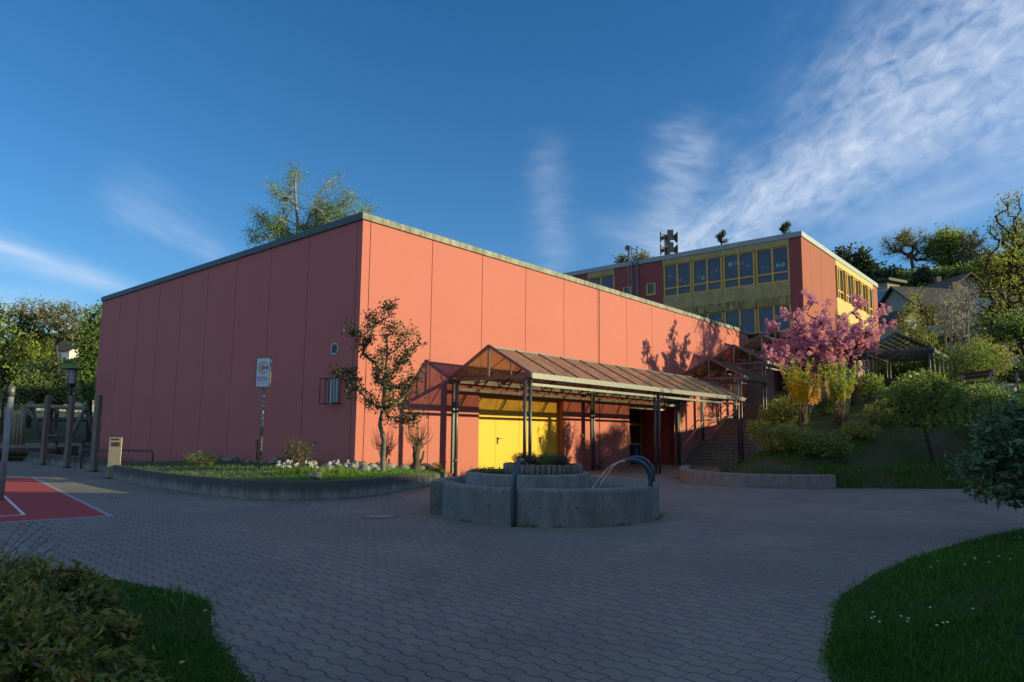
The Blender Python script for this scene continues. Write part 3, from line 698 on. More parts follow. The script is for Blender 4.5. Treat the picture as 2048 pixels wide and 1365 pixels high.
# ------------------------------------------------------------------ canopies and stairs
def canopy(label, x0, x1, ze, nb, outer, wallc, screens, zlow=None, glassend=False):
    Y1, Y2, YR = -.05, -3.78, -1.92; zr = ze+1.02
    o = empty('glass_canopy', (x0, YR, G), label, 'canopy', 'glazed canopies stepping up along the hall')
    P = rooted(o)
    m = MB(); m.box((x0, Y2-.10, ze-.16), (x1, Y2+.08, ze+.02)); P('gutter', m, GALV)
    m = MB(); m.box((x0, -.18, ze-.16), (x1, -.04, ze+.02)); P('gutter', m, GALV)
    m = MB(); m.bar((x0+.1, Y2+.14, ze-.34), (x1-.1, Y2+.14, ze-.34), .07, .09); P('eaves_beam', m, GALV); m = MB(); m.bar((x0+.1, -.34, ze-.40), (x1-.1, -.34, ze-.37), .07, .12); P('eaves_beam', m, GALV)
    m = MB(); m.bar((x0, YR, zr), (x1, YR, zr), .07, .07); P('ridge', m, STEELP)
    GBAR = plain('glazing_bar', (.12, .09, .085), .4, .4) if 'glazing_bar' not in MATS else MATS['glazing_bar']
    for i in range(nb+1):
        x = x0+.05+(x1-x0-.1)*i/nb; r = MB(); rib = MB(); brk = MB()
        if 0 < i < nb:
            r.bar((x, Y2, ze+.06), (x, YR, zr+.03), .035, .03, up=(0, -1, 2)); r.bar((x, Y1, ze+.06), (x, YR, zr+.03), .035, .03, up=(0, 1, 2))
        if i % 2 == 0 and 0 < i < nb:
            rib.bar((x, Y2+.2, ze-.02), (x, YR, zr-.08), .05, .07); rib.bar((x, Y1-.15, ze-.02), (x, YR, zr-.08), .05, .07)
        brk.bar((x, -.30, ze-.34), (x, -.85, ze+.02+.28), .035, .04); brk.bar((x, -.1, ze-.06), (x, -.6, ze-.06), .03, .04)
        if r.v: P('glazing_bar', r, GBAR)
        if rib.v: P('rafter', rib, STEELP)
        P('bracket', brk, STEELP)
    for ya, s in ((Y2, 1), (Y1, -1)):
        m = MB(); V = [(x0+.02, ya, ze+.03), (x1-.02, ya, ze+.03), (x1-.02, YR, zr+.0), (x0+.02, YR, zr+.0)]
        V += [(a, b, c+.012) for a, b, c in V]
        m.add(V, [(0, 3, 2, 1), (4, 5, 6, 7), (0, 1, 5, 4), (1, 2, 6, 5), (2, 3, 7, 6), (3, 0, 4, 7)]); P('roof_glazing', m, ROOFGL)
    for x in (x0, x1):
        m = MB(); m.bar((x, Y2, ze+.02), (x, YR, zr+.04), .07, .10); m.bar((x, Y1, ze+.02), (x, YR, zr+.04), .07, .10); m.bar((x, Y2-.08, ze-.07), (x, Y1+.05, ze-.07), .08, .11); P('gable_frame', m, MAUVE)
        m = MB(); m.bar((x+.002, YR, ze-.01), (x+.002, YR, zr-.05), .07, .07)
        if x == x0:
            P('gable_post', m, GALV); m = MB(); m.bar((x+.15, YR-.9, ze-.01), (x+.15, YR-.9, ze+.55), .05, .05)
        P('gable_post', m, GALV)
    for (x, zt) in outer:
        for dx, dy in ((0, .05), (.14, -.06)): m = MB(); m.tube([(x+dx, Y2+.12+dy, G-.2), (x+dx, Y2+.12+dy, zt)], .058, 10); P('column', m, STEELP)
    for (x, zt, zb) in wallc:
        m = MB(); m.tube([(x, -.36, zb), (x, -.36, zt)], .085, 12); m.box((x-.19, -.40, zb+.2), (x-.10, -.31, zt)); 
        m.lathe((x-.04, -.34, zb+.62), [(.12, 0), (.13, .0), (.13, .06), (.12, .06)], 12); P('column', m, STEELP)
    if screens:
        zb = zlow; m = MB()
        n = 9
        for i in range(n+1):
            y = YR-.1+(Y2-YR+.2)*i/n; lowz = zb+1.02*max(0, 1-abs(y-YR)/(YR-Y2))+.05
            if ze-.13 > lowz: m.bar((x0-.02, y, lowz), (x0-.02, y, ze-.12), .02, .02)
        for z in (ze-.45, ze-.8):
            yv = YR-(1-min(1, max(0, (z-zb)/1.02)))*(YR-Y2)-.0
            m.bar((x0-.02, min(-2.0, yv), z), (x0-.02, Y2+.1, z), .02, .02)
        P('mesh_screen', m, GALV)
canopy('long brown glazed canopy over the yellow doors, lowest of the stepped row', 4.1, 21.85, 3.18, 13, [(4.05, 3.05), (12.75, 3.05)], [(4.1, 3.1, G), (12.9, 3.1, G), (21.3, 3.1, G)], False)
canopy('short glazed canopy over the foot of the stairs, second in the stepped row', 21.87, 25.25, 4.35, 4, [(21.6, 4.2)], [(24.3, 4.2, .8)], True, 3.18)
canopy('short glazed canopy halfway up the stairs, third in the stepped row', 25.27, 29.7, 5.44, 4, [(25.1, 5.3)], [(29.0, 5.3, 2.2)], True, 4.35)
canopy('topmost glazed canopy beside the school wall, partly behind the pink cherry', 29.72, 34.4, 6.58, 4, [(29.5, 6.4)], [], True, 5.44)
def stairs():
    o = empty('stairs', (22, -2, G), 'wide concrete stairs rising under the stepped canopies along the red wall', 'stairs')
    P = rooted(o)
    xs, z = [], G; m = MB(); prof = []
    def flight(x0, n, run, rise, z0):
        for k in range(n): prof.append((x0+k*run, x0+(k+1)*run, z0+(k+1)*rise))
        return x0+n*run, z0+n*rise
    x, z = flight(21.9, 8, .28, .168, G); prof.append((x, x+1.3, z+.0)); x += 1.3
    x, z = flight(x, 8, .36, .171, z); prof.append((x, x+1.2, z)); x += 1.2
    x, z = flight(x, 5, .3, .178, z); prof.append((x, 34.0, z))
    for a, b, zz in prof: m.box((a, -4.05, -.6), (b, -.32, zz))
    P('steps', m, CONC_STEP)
    m = MB()
    for a, b, zz in prof: m.box((a-.02, -4.05, zz-.028), (a+.012, -.32, zz+.004))
    P('step_edge', m, plain('step_edge', (.13, .11, .10), .8))
    pts = [(21.6, G), (22.0, G+.2), (24.1, .98), (24.6, 1.05), (25.4, 1.08), (25.9, 1.25), (28.2, 2.42), (28.7, 2.5), (29.4, 2.52), (31.0, 3.32), (33, 3.34)]
    m = MB()
    for (a, za), (b, zb) in zip(pts[:-1], pts[1:]):
        V = [(a, -.319, -.6), (b, -.319, -.6), (b, -.002, -.6), (a, -.002, -.6), (a, -.319, za), (b, -.319, zb), (b, -.002, zb), (a, -.002, za)]
        m.add(V, [(4, 5, 6, 7), (0, 1, 5, 4)])
    P('stair_cheek', m, CONC_STEP)
    return prof
STAIR = stairs()
def handrails():
    for nm, y, pts, lab in (('handrail', -.38, [(21.7, .42), (21.72, .58), (21.9, .72), (24.6, 2.19), (26.3, 2.23), (28.5, 3.29), (31.0, 3.66), (33.0, 4.4), (33.2, 4.4), (33.22, 4.15)], 'pale metal handrail bent along the red wall beside the stairs'),
                            ('handrail', -3.72, [(22.6, .9), (24.6, 1.9), (26.3, 1.95), (28.5, 3.0), (30.0, 3.1), (32.4, 4.1)], 'metal handrail on the open shrub side of the stairs')):
        o = empty(nm, (pts[0][0], y, pts[0][1]), lab, 'handrail', 'handrails of the stairs'); org = np.array((pts[0][0], y, pts[0][1]))
        m = MB(org); m.tube([(a, y, z) for a, z in pts], .032, 8); q = m.build('rail', plain('pale_rail', (.50, .49, .48), .35, .6), o)
        for a, z in pts[2:-2]:
            m = MB(org); yy = y+.3 if y > -1 else y
            m.tube([(a, y, z-.02), (a, yy, z-.12)] if y > -1 else [(a, y, z-.03), (a, y, z-1.0)], .014, 5); m.build('bracket', GALV, o)
handrails()
# ------------------------------------------------------------------ fountain
def fountain():
    c = np.array([-1.9, -9.2, 0.]); zt = .235
    o = empty('fountain', (c[0], c[1], G), 'round grey concrete fountain with a stepped planter and bent water spouts', 'fountain'); P = rooted(o)
    n = 260; a0 = math.radians(139); a1 = a0+math.radians(362); wth = .26
    rad = lambda t: 2.22+.235*smst(.60, .92, t)
    prof = []
    V = []; 
    ts = np.linspace(0, 1, n+1)
    for t in ts:
        a = a0+(a1-a0)*t; r = float(rad(t)); ca, sa = math.cos(a), math.sin(a)
        for rr, z in ((r, G-.05), (r, zt-.05), (r-.014, zt-.015), (r-.05, zt), (r-wth+.03, zt), (r-wth, zt-.025), (r-wth, G-.05)):
            V.append((c[0]+rr*ca, c[1]+rr*sa, z))
    k = 7; Fs = []
    for i in range(n):
        for q in range(k-1): Fs.append((i*k+q, (i+1)*k+q, (i+1)*k+q+1, i*k+q+1))
    Fs += [tuple(range(k)), tuple(reversed(range(n*k, n*k+k)))]
    m = MB(); m.add(V, Fs, 0, False)
    b = P('basin', m, concrete('fountain_concrete', (.235, .235, .215), (.06, .06, .054), .45))
    bw = MB()
    m = MB(); inner = []
    for t in np.linspace(0, .985, 96):
        a = a0+(a1-a0)*t; r = float(rad(t))-wth-.004; inner.append((a, r))
    V = [(c[0]+r*math.cos(a), c[1]+r*math.sin(a), z) for a, r in inner for z in (zt-.03, G)]
    m.add(V, [(2*i, 2*i+1, 2*i+3, 2*i+2) for i in range(len(inner)-1)]); P('basin_lining', m, BASINC)
    m = MB(); V = [(c[0]+r*math.cos(a), c[1]+r*math.sin(a), .075) for a, r in inner]; m.add(V, [tuple(range(len(V)))]); P('water_surface', m, WATER)
    c2 = c+np.array([.13, .70, 0]); r2 = 1.34; z2 = .39
    m = MB(); m.lathe((c2[0], c2[1], 0), [(r2, G), (r2, z2-.04), (r2-.015, z2-.01), (r2-.05, z2), (r2-.20, z2), (r2-.22, z2-.05)], 64); P('upper_planter', m, concrete('planter_concrete', (.26, .255, .235), (.07, .07, .06), .5))
    m = MB(); m.lathe((c2[0], c2[1], 0), [(r2-.21, z2-.05), (.01, z2-.02)], 40); P('planter_soil', m, LAWN)
    c3 = c2+np.array([.20, -.26, 0]); r3 = .80
    for ring, (cc, rr, n_, zz, rs) in enumerate(((c3, r3, 46, .56, .054),)):
        rr_ = random.Random(3)
        for i in range(n_):
            a = 2*math.pi*i/n_; m = MB(); top = zz+rr_.uniform(-.012, .016); ra = rs*rr_.uniform(.93, 1.03)
            m.tube([(cc[0]+rr*math.cos(a), cc[1]+rr*math.sin(a), z2-.1), (cc[0]+rr*math.cos(a), cc[1]+rr*math.sin(a), top)], ra, 8); P('palisade_stake', m, WOODG)
    m = MB(); m.lathe((c3[0], c3[1], 0), [(r3, .48), (.01, .53)], 30); P('planter_soil', m, LAWN)
    def spout(base, inward, h, r_arch, reach, drop=.5):
        b = np.array(base, float); d = np.array([inward[0], inward[1], 0.]); d /= np.linalg.norm(d)
        pts = [b+np.array([0, 0, z]) for z in np.linspace(-.05, h-r_arch, 5)]
        pts += [b+np.array([0, 0, h-r_arch])+d*r_arch*(1-math.cos(a))+np.array([0, 0, r_arch*math.sin(a)]) for a in np.linspace(.15, 1.9, 12)]
        m = MB(); m.tube(pts, .047, 12); s = P('spout', m, PIPEBL)
        e = pts[-1]; t = (pts[-1]-pts[-2]); t /= np.linalg.norm(t)
        j = []; v0 = 1.35*(d*.95+np.array([0, 0, .05]))
        for q in np.linspace(0, .62, 16):
            pnt = e+v0*q+np.array([0, 0, -.5*9.8*q*q*.45]); j.append(pnt)
            if pnt[2] < .08: break
        m = MB(); m.tube(j, [.011+.004*math.sin(i*1.7) for i in range(len(j))], 6); P('water_jet', m, JET, s)
    def on_rim(deg, extra=.06):
        a = math.radians(deg); return (c[0]+(2.22+extra)*math.cos(a), c[1]+(2.22+extra)*math.sin(a), G)
    cen = c
    p1 = gd(1027, 1054, G); spout(p1, np.array([.95, .35]), 1.13, .36, .3)
    p2 = gd(1302, 1042, G); spout(p2, np.array([-.70, .72]), 1.14, .36, .3)
    p3 = on_rim(-38, .06); spout(p3, np.array([-.72, .70]), 1.14, .36, .3)
    # plants in the planter
    return c2, c3
C2, C3 = fountain()

# ------------------------------------------------------------------ beds and walls
BEDP = [(-1.6, 20.6), (-3.2, 13.6), (-4.3, 8.2), (-4.85, 4.6), (-5.1, 1.5), (-5.12, -.6), (-4.98, -2.4), (-4.45, -3.35), (-3.75, -3.85), (-2.9, -3.95), (-1.9, -3.72), (-.8, -3.2), (.4, -2.6), (1.6, -1.95), (2.6, -1.2), (3.5, -.55)]
def smooth_poly(P, n=6):
    P = [np.array(p, float) for p in P]; out = []
    for i in range(len(P)-1):
        p0, p1, p2, p3 = P[max(i-1, 0)], P[i], P[i+1], P[min(i+2, len(P)-1)]
        for t in np.linspace(0, 1, n, endpoint=False):
            out.append(.5*((2*p1)+(-p0+p2)*t+(2*p0-5*p1+4*p2-p3)*t*t+(-p0+3*p1-3*p2+p3)*t**3))
    out.append(P[-1]); return out
def ribbon_wall(mb, path, th, z0, ztops, side=1, mi=0):
    V = []; n = len(path)
    for i, p in enumerate(path):
        d = path[min(i+1, n-1)]-path[max(i-1, 0)]; d = d/np.linalg.norm(d); nr = np.array([-d[1], d[0]])*side
        q = p+nr*th; zt = ztops[i]
        for a, z in ((p, z0), (p, zt-.012), (p+nr*.012, zt), (q-nr*.012, zt), (q, zt-.012), (q, z0)): V.append((a[0], a[1], z))
    k = 6; Fs = [(i*k+q, (i+1)*k+q, (i+1)*k+q+1, i*k+q+1) for i in range(n-1) for q in range(k-1)]+[tuple(range(k)), tuple(reversed(range((n-1)*k, n*k)))]
    if side < 0: Fs = [tuple(reversed(f)) for f in Fs]
    mb.add(V, Fs, mi)
bp = smooth_poly(BEDP[2:]); nb = len(bp)
zt_bed = [.05-.20*smst(.72, .99, i/(nb-1))-.02 for i in range(nb)]
m = MB((bp[20][0], bp[20][1], G)); ribbon_wall(m, bp, .17, G-.1, zt_bed, 1)
tag(m.build('bed_wall', CONC_BED), 'low curved concrete wall with dark stains edging the bed below the hall corner', 'low wall')
# soil of the bed
path = smooth_poly(BEDP[2:], 4); m = MB(); V = []
for i, p in enumerate(path):
    q = np.array([max(p[0], 0)*1.0 if p[1] < 0 else 0, 0.0 if p[1] < 0 else p[1]])
    if p[0] > 0: q = np.array([p[0], 0.0])
    f = .0-.17*smst(.72, .99, i/(len(path)-1))
    for t in (0.02, .35, .7, 1.0):
        r = p*(1-t)+q*t; V.append((r[0], r[1], f-.05+.10*t+.05*math.sin(t*3)))
m.add(V, [(i*4+k, i*4+k+1, (i+1)*4+k+1, (i+1)*4+k) for i in range(len(path)-1) for k in range(3)], 0, True)
tag(m.build('bed_ground', plain('bed_soil', (.085, .07, .045), .95, 0, .4, 14, .6)), kind='structure')
BEDPATH = path
# retaining wall on the right
rp = smooth_poly([(12.6, -4.95), (10.8, -5.7), (9.45, -6.5), (8.55, -7.6), (8.2, -8.9), (8.55, -9.95), (9.2, -10.75), (10.1, -11.45)], 6)
m = MB((8.2, -8.9, G)); ribbon_wall(m, rp, .30, G-.1, [.0+.0*i for i in range(len(rp))], 1)
tag(m.build('bed_wall', CONC_LOW), 'low curved pinkish concrete block wall at the foot of the shrub slope', 'low wall')
# far bed wall by the playground
m = MB((-2, 17, G)); w0 = gd(58, 922, G)[:2]; ribbon_wall(m, [w0, np.array([-2.9, 19.0]), np.array([-2.9, 11.0])], .25, G-.1, [.05, .05, .02], -1)
tag(m.build('bed_wall', CONC_BED), 'straight low concrete wall behind the wooden posts by the playground', 'low wall')

# stones along the hall
def stone_mesh(seed):
    r = np.random.default_rng(seed); m = MB(); n, k = 9, 6; V = []
    ph = r.uniform(0, 6, 6)
    for j in range(k+1):
        th = math.pi*j/k
        for i in range(n):
            a = 2*math.pi*i/n; rr = 1+.16*math.sin(2*a+ph[0])+.10*math.sin(3*a+ph[1]+th*2)+.1*math.sin(th*3+ph[2])+r.uniform(-.05, .05)
            V.append((rr*math.sin(th)*math.cos(a), rr*.78*math.sin(th)*math.sin(a), .62*rr*math.cos(th)))
    Fs = [(j*n+i, (j+1)*n+i, (j+1)*n+(i+1) % n, j*n+(i+1) % n) for j in range(k) for i in range(n)]
    m.add(V, Fs, 0, True); return m.build('field_stone', STONE)
def stones():
    protos = [stone_mesh(s) for s in range(5)]; r = random.Random(11)
    spots = []
    for i in range(30): spots.append((r.uniform(-1.0, 2.9), r.uniform(-.75, -.12), r.uniform(.14, .27)))
    for i in range(26): spots.append((r.uniform(-.75, -.15), r.uniform(-.6, 9.5), r.uniform(.12, .24)))
    for i in range(8): spots.append((r.uniform(-1.5, .4), r.uniform(-1.6, -.7), r.uniform(.09, .18)))
    spots += [(-3.1, -2.6, .17), (-.8, -1.55, .22), (.75, -.75, .25), (-1.3, -.5, .24), (-1.9, -1.0, .16)]
    first = set()
    lab = 'rounded grey field stone in the heap along the foot of the hall wall'
    for i, (x, y, s) in enumerate(spots):
        k = i % 5; o = protos[k] if k not in first else protos[k].copy()
        if k in first: COL.objects.link(o)
        first.add(k); zz = .02 if x < 1 else -.08
        o.location = (x, y, zz+s*.35+(.10 if y > -.45 and r.random() < .3 else 0)); o.scale = (s, s*r.uniform(.8, 1.1), s*r.uniform(.75, 1.05)); o.rotation_euler = (r.uniform(-.3, .3), r.uniform(-.3, .3), r.uniform(0, 6))
        tag(o, lab, 'stone', 'field stones along the hall wall')
    o = protos[0].copy(); COL.objects.link(o); o.location = (-3.2, -2.75, .04); o.scale = (.26, .15, .09); tag(o, 'flat pale stone lying alone in the grass near the sign pole', 'stone', 'field stones along the hall wall')
stones()

# ------------------------------------------------------------------ sign
def text_mesh(name, body, size, mat, parent, loc, rot, extr=.001):
    cu = bpy.data.curves.new(name, 'FONT'); cu.body = body; cu.size = size; cu.align_x = 'CENTER'; cu.extrude = extr
    t = bpy.data.objects.new(name, cu); COL.objects.link(t); bpy.context.view_layer.update()
    me = bpy.data.meshes.new_from_object(t.evaluated_get(bpy.context.evaluated_depsgraph_get())); bpy.data.objects.remove(t); bpy.data.curves.remove(cu)
    me.materials.clear(); me.materials.append(mat); o = link_mesh(name, me, parent, loc); o.rotation_euler = rot; return o
def sign():
    b = at(519, 946, 20.0); b[2] = -.03
    o = empty('emergency_sign', b, 'white emergency meeting point sign on a tall grey pole in the grass bed', 'sign')
    o.rotation_euler = (0, 0, math.radians(-66))
    m = MB(); m.tube([(0, 0, -.2), (0, 0, 3.42)], .042, 12); m.tube([(0, 0, .9), (0, 0, .93)], .047, 12); m.build('pole', GALV, o)
    w, h, z0 = .47, .86, 2.53
    m = MB(); m.box((-w/2, -.075, z0), (w/2, -.05, z0+h)); bd = m.build('panel', plain('sign_white', (.66, .70, .74), .35, 0, .05), o, bevel=.01)
    m = MB()
    for a, c in (((-w/2-.012, z0-.012), (w/2+.012, z0-.012)), ((-w/2-.012, z0+h+.012), (w/2+.012, z0+h+.012)), ((-w/2-.012, z0-.012), (-w/2-.012, z0+h+.012)), ((w/2+.012, z0-.012), (w/2+.012, z0+h+.012))):
        m.bar((a[0], -.06, a[1]), (c[0], -.06, c[1]), .05, .024) if a[1] == c[1] else m.bar((a[0], -.06, a[1]), (c[0], -.06, c[1]), .024, .05, up=(0, 1, 0))
    m.build('panel_frame', GALV, o)
    OR = plain('sign_orange', (.62, .17, .04), .5, 0, .05); BL = plain('sign_blue', (.03, .17, .38), .5, 0, .05); DB = plain('sign_dark_blue', (.03, .10, .22), .5, 0, .05); GB = plain('sign_grey_blue', (.25, .32, .40), .5, 0, .05)
    y = -.079; cz = z0+.57; R = .165; m = MB(); V = []; n = 40; a_ = np.linspace(math.radians(38), math.radians(322), n)
    for a in a_:
        for r in (R, R-.030): V.append((r*math.cos(a), y, cz+1.12*r*math.sin(a)))
    m.add(V, [(2*i, 2*i+1, 2*i+3, 2*i+2) for i in range(n-1)]); m.build('ring_symbol', OR, bd)
    m = MB(); m.add([(.065, y-.001, cz), (.175, y-.001, cz+.085), (.175, y-.001, cz-.085)], [(0, 1, 2), (2, 1, 0)]); m.build('arrow_symbol', BL, bd)
    m = MB()
    for x, s in ((-.062, 1.0), (0.0, 1.15), (.048, .85)):
        hb = cz-.085
        m.box((x-.017*s, y-.003, hb), (x-.003, y-.001, hb+.08*s)); m.box((x+.003, y-.003, hb), (x+.017*s, y-.001, hb+.08*s)); m.box((x-.021*s, y-.003, hb+.075*s), (x+.021*s, y-.0012, hb+.135*s))
        V = [(x+.016*s*math.cos(q*math.pi/6), y-.002, hb+.158*s+.016*s*math.sin(q*math.pi/6)) for q in range(12)]; m.add(V, [tuple(range(12)), tuple(reversed(range(12)))])
    m.build('people_symbol', OR, bd)
    text_mesh('lettering', 'NOTFALL', .088, DB, bd, (0, y, z0+.245), (math.pi/2, 0, 0))
    text_mesh('lettering', 'TREFFPUNKT', .066, GB, bd, (0, y, z0+.175), (math.pi/2, 0, 0))
    m = MB(); m.box((-.16, y-.001, z0+.108), (.16, y, z0+.116)); m.build('underline', OR, bd)
sign()

# ------------------------------------------------------------------ bin, posts, racks, lamp, manhole
def bin_():
    b = gd(226, 957, G); o = empty('waste_bin', b, 'tall wedge shaped stainless steel waste bin at the end of the bed wall', 'waste bin', None, math.radians(-20))
    m = MB(); m.add([(-.19, -.16, 0), (.19, -.16, 0), (.19, .34, 0), (-.19, .34, 0), (-.19, -.20, 1.36), (.19, -.20, 1.36), (.19, .40, 1.27), (-.19, .40, 1.27)], [(0, 3, 2, 1), (4, 5, 6, 7), (0, 1, 5, 4), (1, 2, 6, 5), (2, 3, 7, 6), (3, 0, 4, 7)]); bd = m.build('body', INOX, o, bevel=.012)
    m = MB(); m.box((-.12, -.206, 1.06), (.12, -.192, 1.20)); m.build('slot', BLACKM, o)
    m = MB(); m.box((-.14, -.208, 1.26), (.1, -.197, 1.32)); m.build('slot', BLACKM, o)
    m = MB(); m.box((-.20, -.18, .0), (.20, .36, .035)); m.build('foot', BLACKM, o)
bin_()
def posts():
    labs = ['weathered square wooden post farthest left of the three by the bed', 'weathered wooden post in the middle of the three, in front of the street lamp', 'weathered wooden post nearest the hall corner and the steel bin']
    for (bx, by, tx, ty), lab in zip(((85, 930, 95, 790), (133, 936, 148, 791), (187, 944, 198, 789)), labs):
        b = gd(bx, by, G); dep = float((b-CAM)@_fw); top = at(tx, ty, dep); h = top[2]-G
        o = empty('wooden_post', b, lab, 'post', 'wooden posts at the playground edge', .4)
        m = MB(); w = .10; m.add([(-w, -w, -.1), (w, -w, -.1), (w, w, -.1), (-w, w, -.1), (-w*.93, -w*.93, h-.02), (w*.95, -w*.93, h), (w*.95, w*.95, h), (-w*.93, w*.95, h-.03)], [(0, 3, 2, 1), (4, 5, 6, 7), (0, 1, 5, 4), (1, 2, 6, 5), (2, 3, 7, 6), (3, 0, 4, 7)]); m.build('shaft', WOODG, o, bevel=.02)
        m = MB(); m.box((-w-.012, -w-.012, 0), (w+.012, w+.012, .05)); m.build('post_foot', BLACKM, o)
    b = gd(1, 1000, G); o = empty('metal_post', b, 'pale grey metal post with a cap at the left edge of the plaza', 'post'); m = MB(); m.tube([(0, 0, -.1), (0.02, 0, 2.35)], .06, 14); m.build('shaft', plain('pale_post', (.30, .29, .29), .6, 0, .3), o); m = MB(); m.tube([(0.02, 0, 2.36), (.021, 0, 2.6)], .07, 14); m.build('cap', GALV, o)
posts()
def rack():
    a = at(162, 930, 28.2); c = at(305, 918, 27.6); a[2] = G; c[2] = G+.1
    o = empty('bicycle_rack', a, 'long low tubular bicycle rail with rounded ends behind the steel bin', 'bike rack'); d = c-a; L = np.linalg.norm(d[:2]); d = np.array([d[0], d[1], 0])/L
    m = MB(); z = .78; r = .16
    pts = [(0, 0, -.1)]+[(0, 0, z-r)]+[(*(d*r*(1-math.cos(q)))[:2], z-r+r*math.sin(q)) for q in np.linspace(.2, math.pi/2, 6)]
    pts += [(*(d*(L-r+r*math.sin(q)))[:2], z-r+r*math.cos(q)) for q in np.linspace(0, math.pi/2, 7)]+[(*(d*L)[:2], -.1)]
    m.tube(pts, .035, 8); m.build('rail', STEELP, o)
    m = MB(); m.tube([(0, 0, .32), (*(d*L)[:2], .32)], .028, 8); m.build('lower_rail', GALV, o)
    m = MB()
    for k in range(1, 12): p = d*L*k/12; m.tube([(p[0], p[1], z), (p[0], p[1], z-.10)], .012, 5)
    m.build('hook', STEELP, o)
rack()
def lamp():
    t = at(146, 738, 35); b = np.array([t[0], t[1], tz(t[0], t[1])-.0]); b[2] = -.42; h = t[2]-b[2]
    o = empty('street_lamp', b, 'black street lamp with a flat disc cap and glass lantern', 'street lamp')
    m = MB(); m.tube([(0, 0, 0), (0, 0, h-.95)], [.07, .05], 10); m.build('pole', BLACKM, o)
    m = MB(); m.lathe((0, 0, h), [(.001, .06), (.12, .04), (.47, -.02), (.48, -.04), (.10, -.05)], 28); m.build('lamp_cap', BLACKM, o)
    m = MB(); m.lathe((0, 0, h-.95), [(.03, 0), (.16, .10), (.19, .18), (.16, .2)], 16); m.build('lamp_foot', BLACKM, o)
    m = MB(); m.lathe((0, 0, h-.78), [(.17, 0), (.20, .72)], 16); m.build('lantern', plain('lantern_glass', (.40, .42, .44), .15, 0, .3), o)
    m = MB()
    for q in range(4): m.tube([(.21*math.cos(q*1.57+.5), .21*math.sin(q*1.57+.5), h-.8), (.23*math.cos(q*1.57+.5), .23*math.sin(q*1.57+.5), h-.03)], .014, 5)
    m.build('lantern_cage', BLACKM, o)
lamp()
def manhole():
    c = gd(760, 1033.5, G); o = empty('manhole_cover', (c[0], c[1], G), 'round concrete filled manhole cover set flush in the paving', 'manhole cover')
    m = MB(); m.lathe((0, 0, 0), [(.36, .004), (.31, .012), (.305, .006)], 40); m.build('cover_ring', plain('rusty_iron', (.14, .09, .075), .8), o)
    m = MB(); m.lathe((0, 0, 0), [(.306, .008), (.001, .013)], 40); m.build('cover_plate', plain('cover_concrete', (.27, .24, .225), .8), o)
manhole()
# ------------------------------------------------------------------ playground
def playground():
    D = 41.0
    l0, l1 = at(62, 812, D+1), at(171, 817, D-1); base = .2
    o = empty('nest_swing', (float((l0+l1)[0]/2), float((l0+l1)[1]/2), base), 'wooden nest swing frame with a long round beam in the playground', 'swing'); P = rooted(o)
    m = MB(); m.tube([l0+(l0-l1)*.06, l1+(l1-l0)*.04], .13, 10); P('beam', m, WOODY)
    dr = (l1-l0)/np.linalg.norm(l1-l0); nr = np.array([-dr[1], dr[0], 0])
    for e in (l0, l1):
        for s in (-1, 1):
            m = MB(); f = e+nr*s*1.0; f[2] = base-.1; m.tube([f, e+nr*s*-.08+np.array([0, 0, .25])], .11, 9); P('leg', m, WOODG)
    cc = (l0+l1)/2; m = MB(); m.lathe((cc[0], cc[1], base+.55), [(.62, 0), (.70, .05), (.62, .10), (.56, .05), (.62, 0)], 20); P('nest_seat', m, plain('rope_grey', (.20, .21, .22), .8))
    m = MB()
    for s in (-1, 1):
        for q in (-1, 1): m.tube([cc+dr*s*.95+np.array([0, 0, -.1]), np.array([cc[0], cc[1], base+.6])+dr*s*.6+nr*q*.25], .02, 5)
    P('rope', m, WOODG)
    rr = random.Random(4)
    for i, (px, yt, yb) in enumerate(((13, 815, 882), (20, 832, 880), (28, 828, 879), (32, 828, 876), (38, 830, 876), (46, 812, 878))):
        f = at(px-1+rr.uniform(-1.5, 1.5), yb, 40); t = at(px+1, yt, 40); f[2] = .15; h = t-f
        p = empty('climbing_pole', f, 'sunlit pale wooden climbing pole in the playground row', 'climbing pole', 'climbing poles at the playground'); m = MB(); m.tube([(0, 0, -.1), tuple(h)], .13 if i in (0, 5) else .08, 9); m.build('pole', WOODY, p); m = MB(); m.tube([(0, 0, -.05), (0, 0, .12)], .17 if i in (0, 5) else .11, 9); m.build('pole_foot', WOODG, p)
    a, c = at(-30, 893, 34), at(118, 892, 34); a[2] = c[2] = .02
    m = MB(tuple(a)); m.tube([a, (a+c)/2+np.array([.1, 0, .02]), c], .2, 10); tag(m.build('log_edge', WOODD), 'dark round log edging the playground chips', 'log')
    a, c = at(100, 884, 35), at(176, 882, 34); a[2] = c[2] = .62
    o = empty('playground_bench', (float(a[0]), float(a[1]), .2), 'dark plank bench at the playground edge in front of the swing', 'bench'); P = rooted(o)
    m = MB(); m.bar(a, c, .4, .07); P('seat', m, WOODD)
    for q in (.15, .85):
        m = MB(); k = a+(c-a)*q; m.tube([(k[0], k[1], -.2), (k[0], k[1], .6)], .12, 8); P('leg', m, WOODG)
playground()

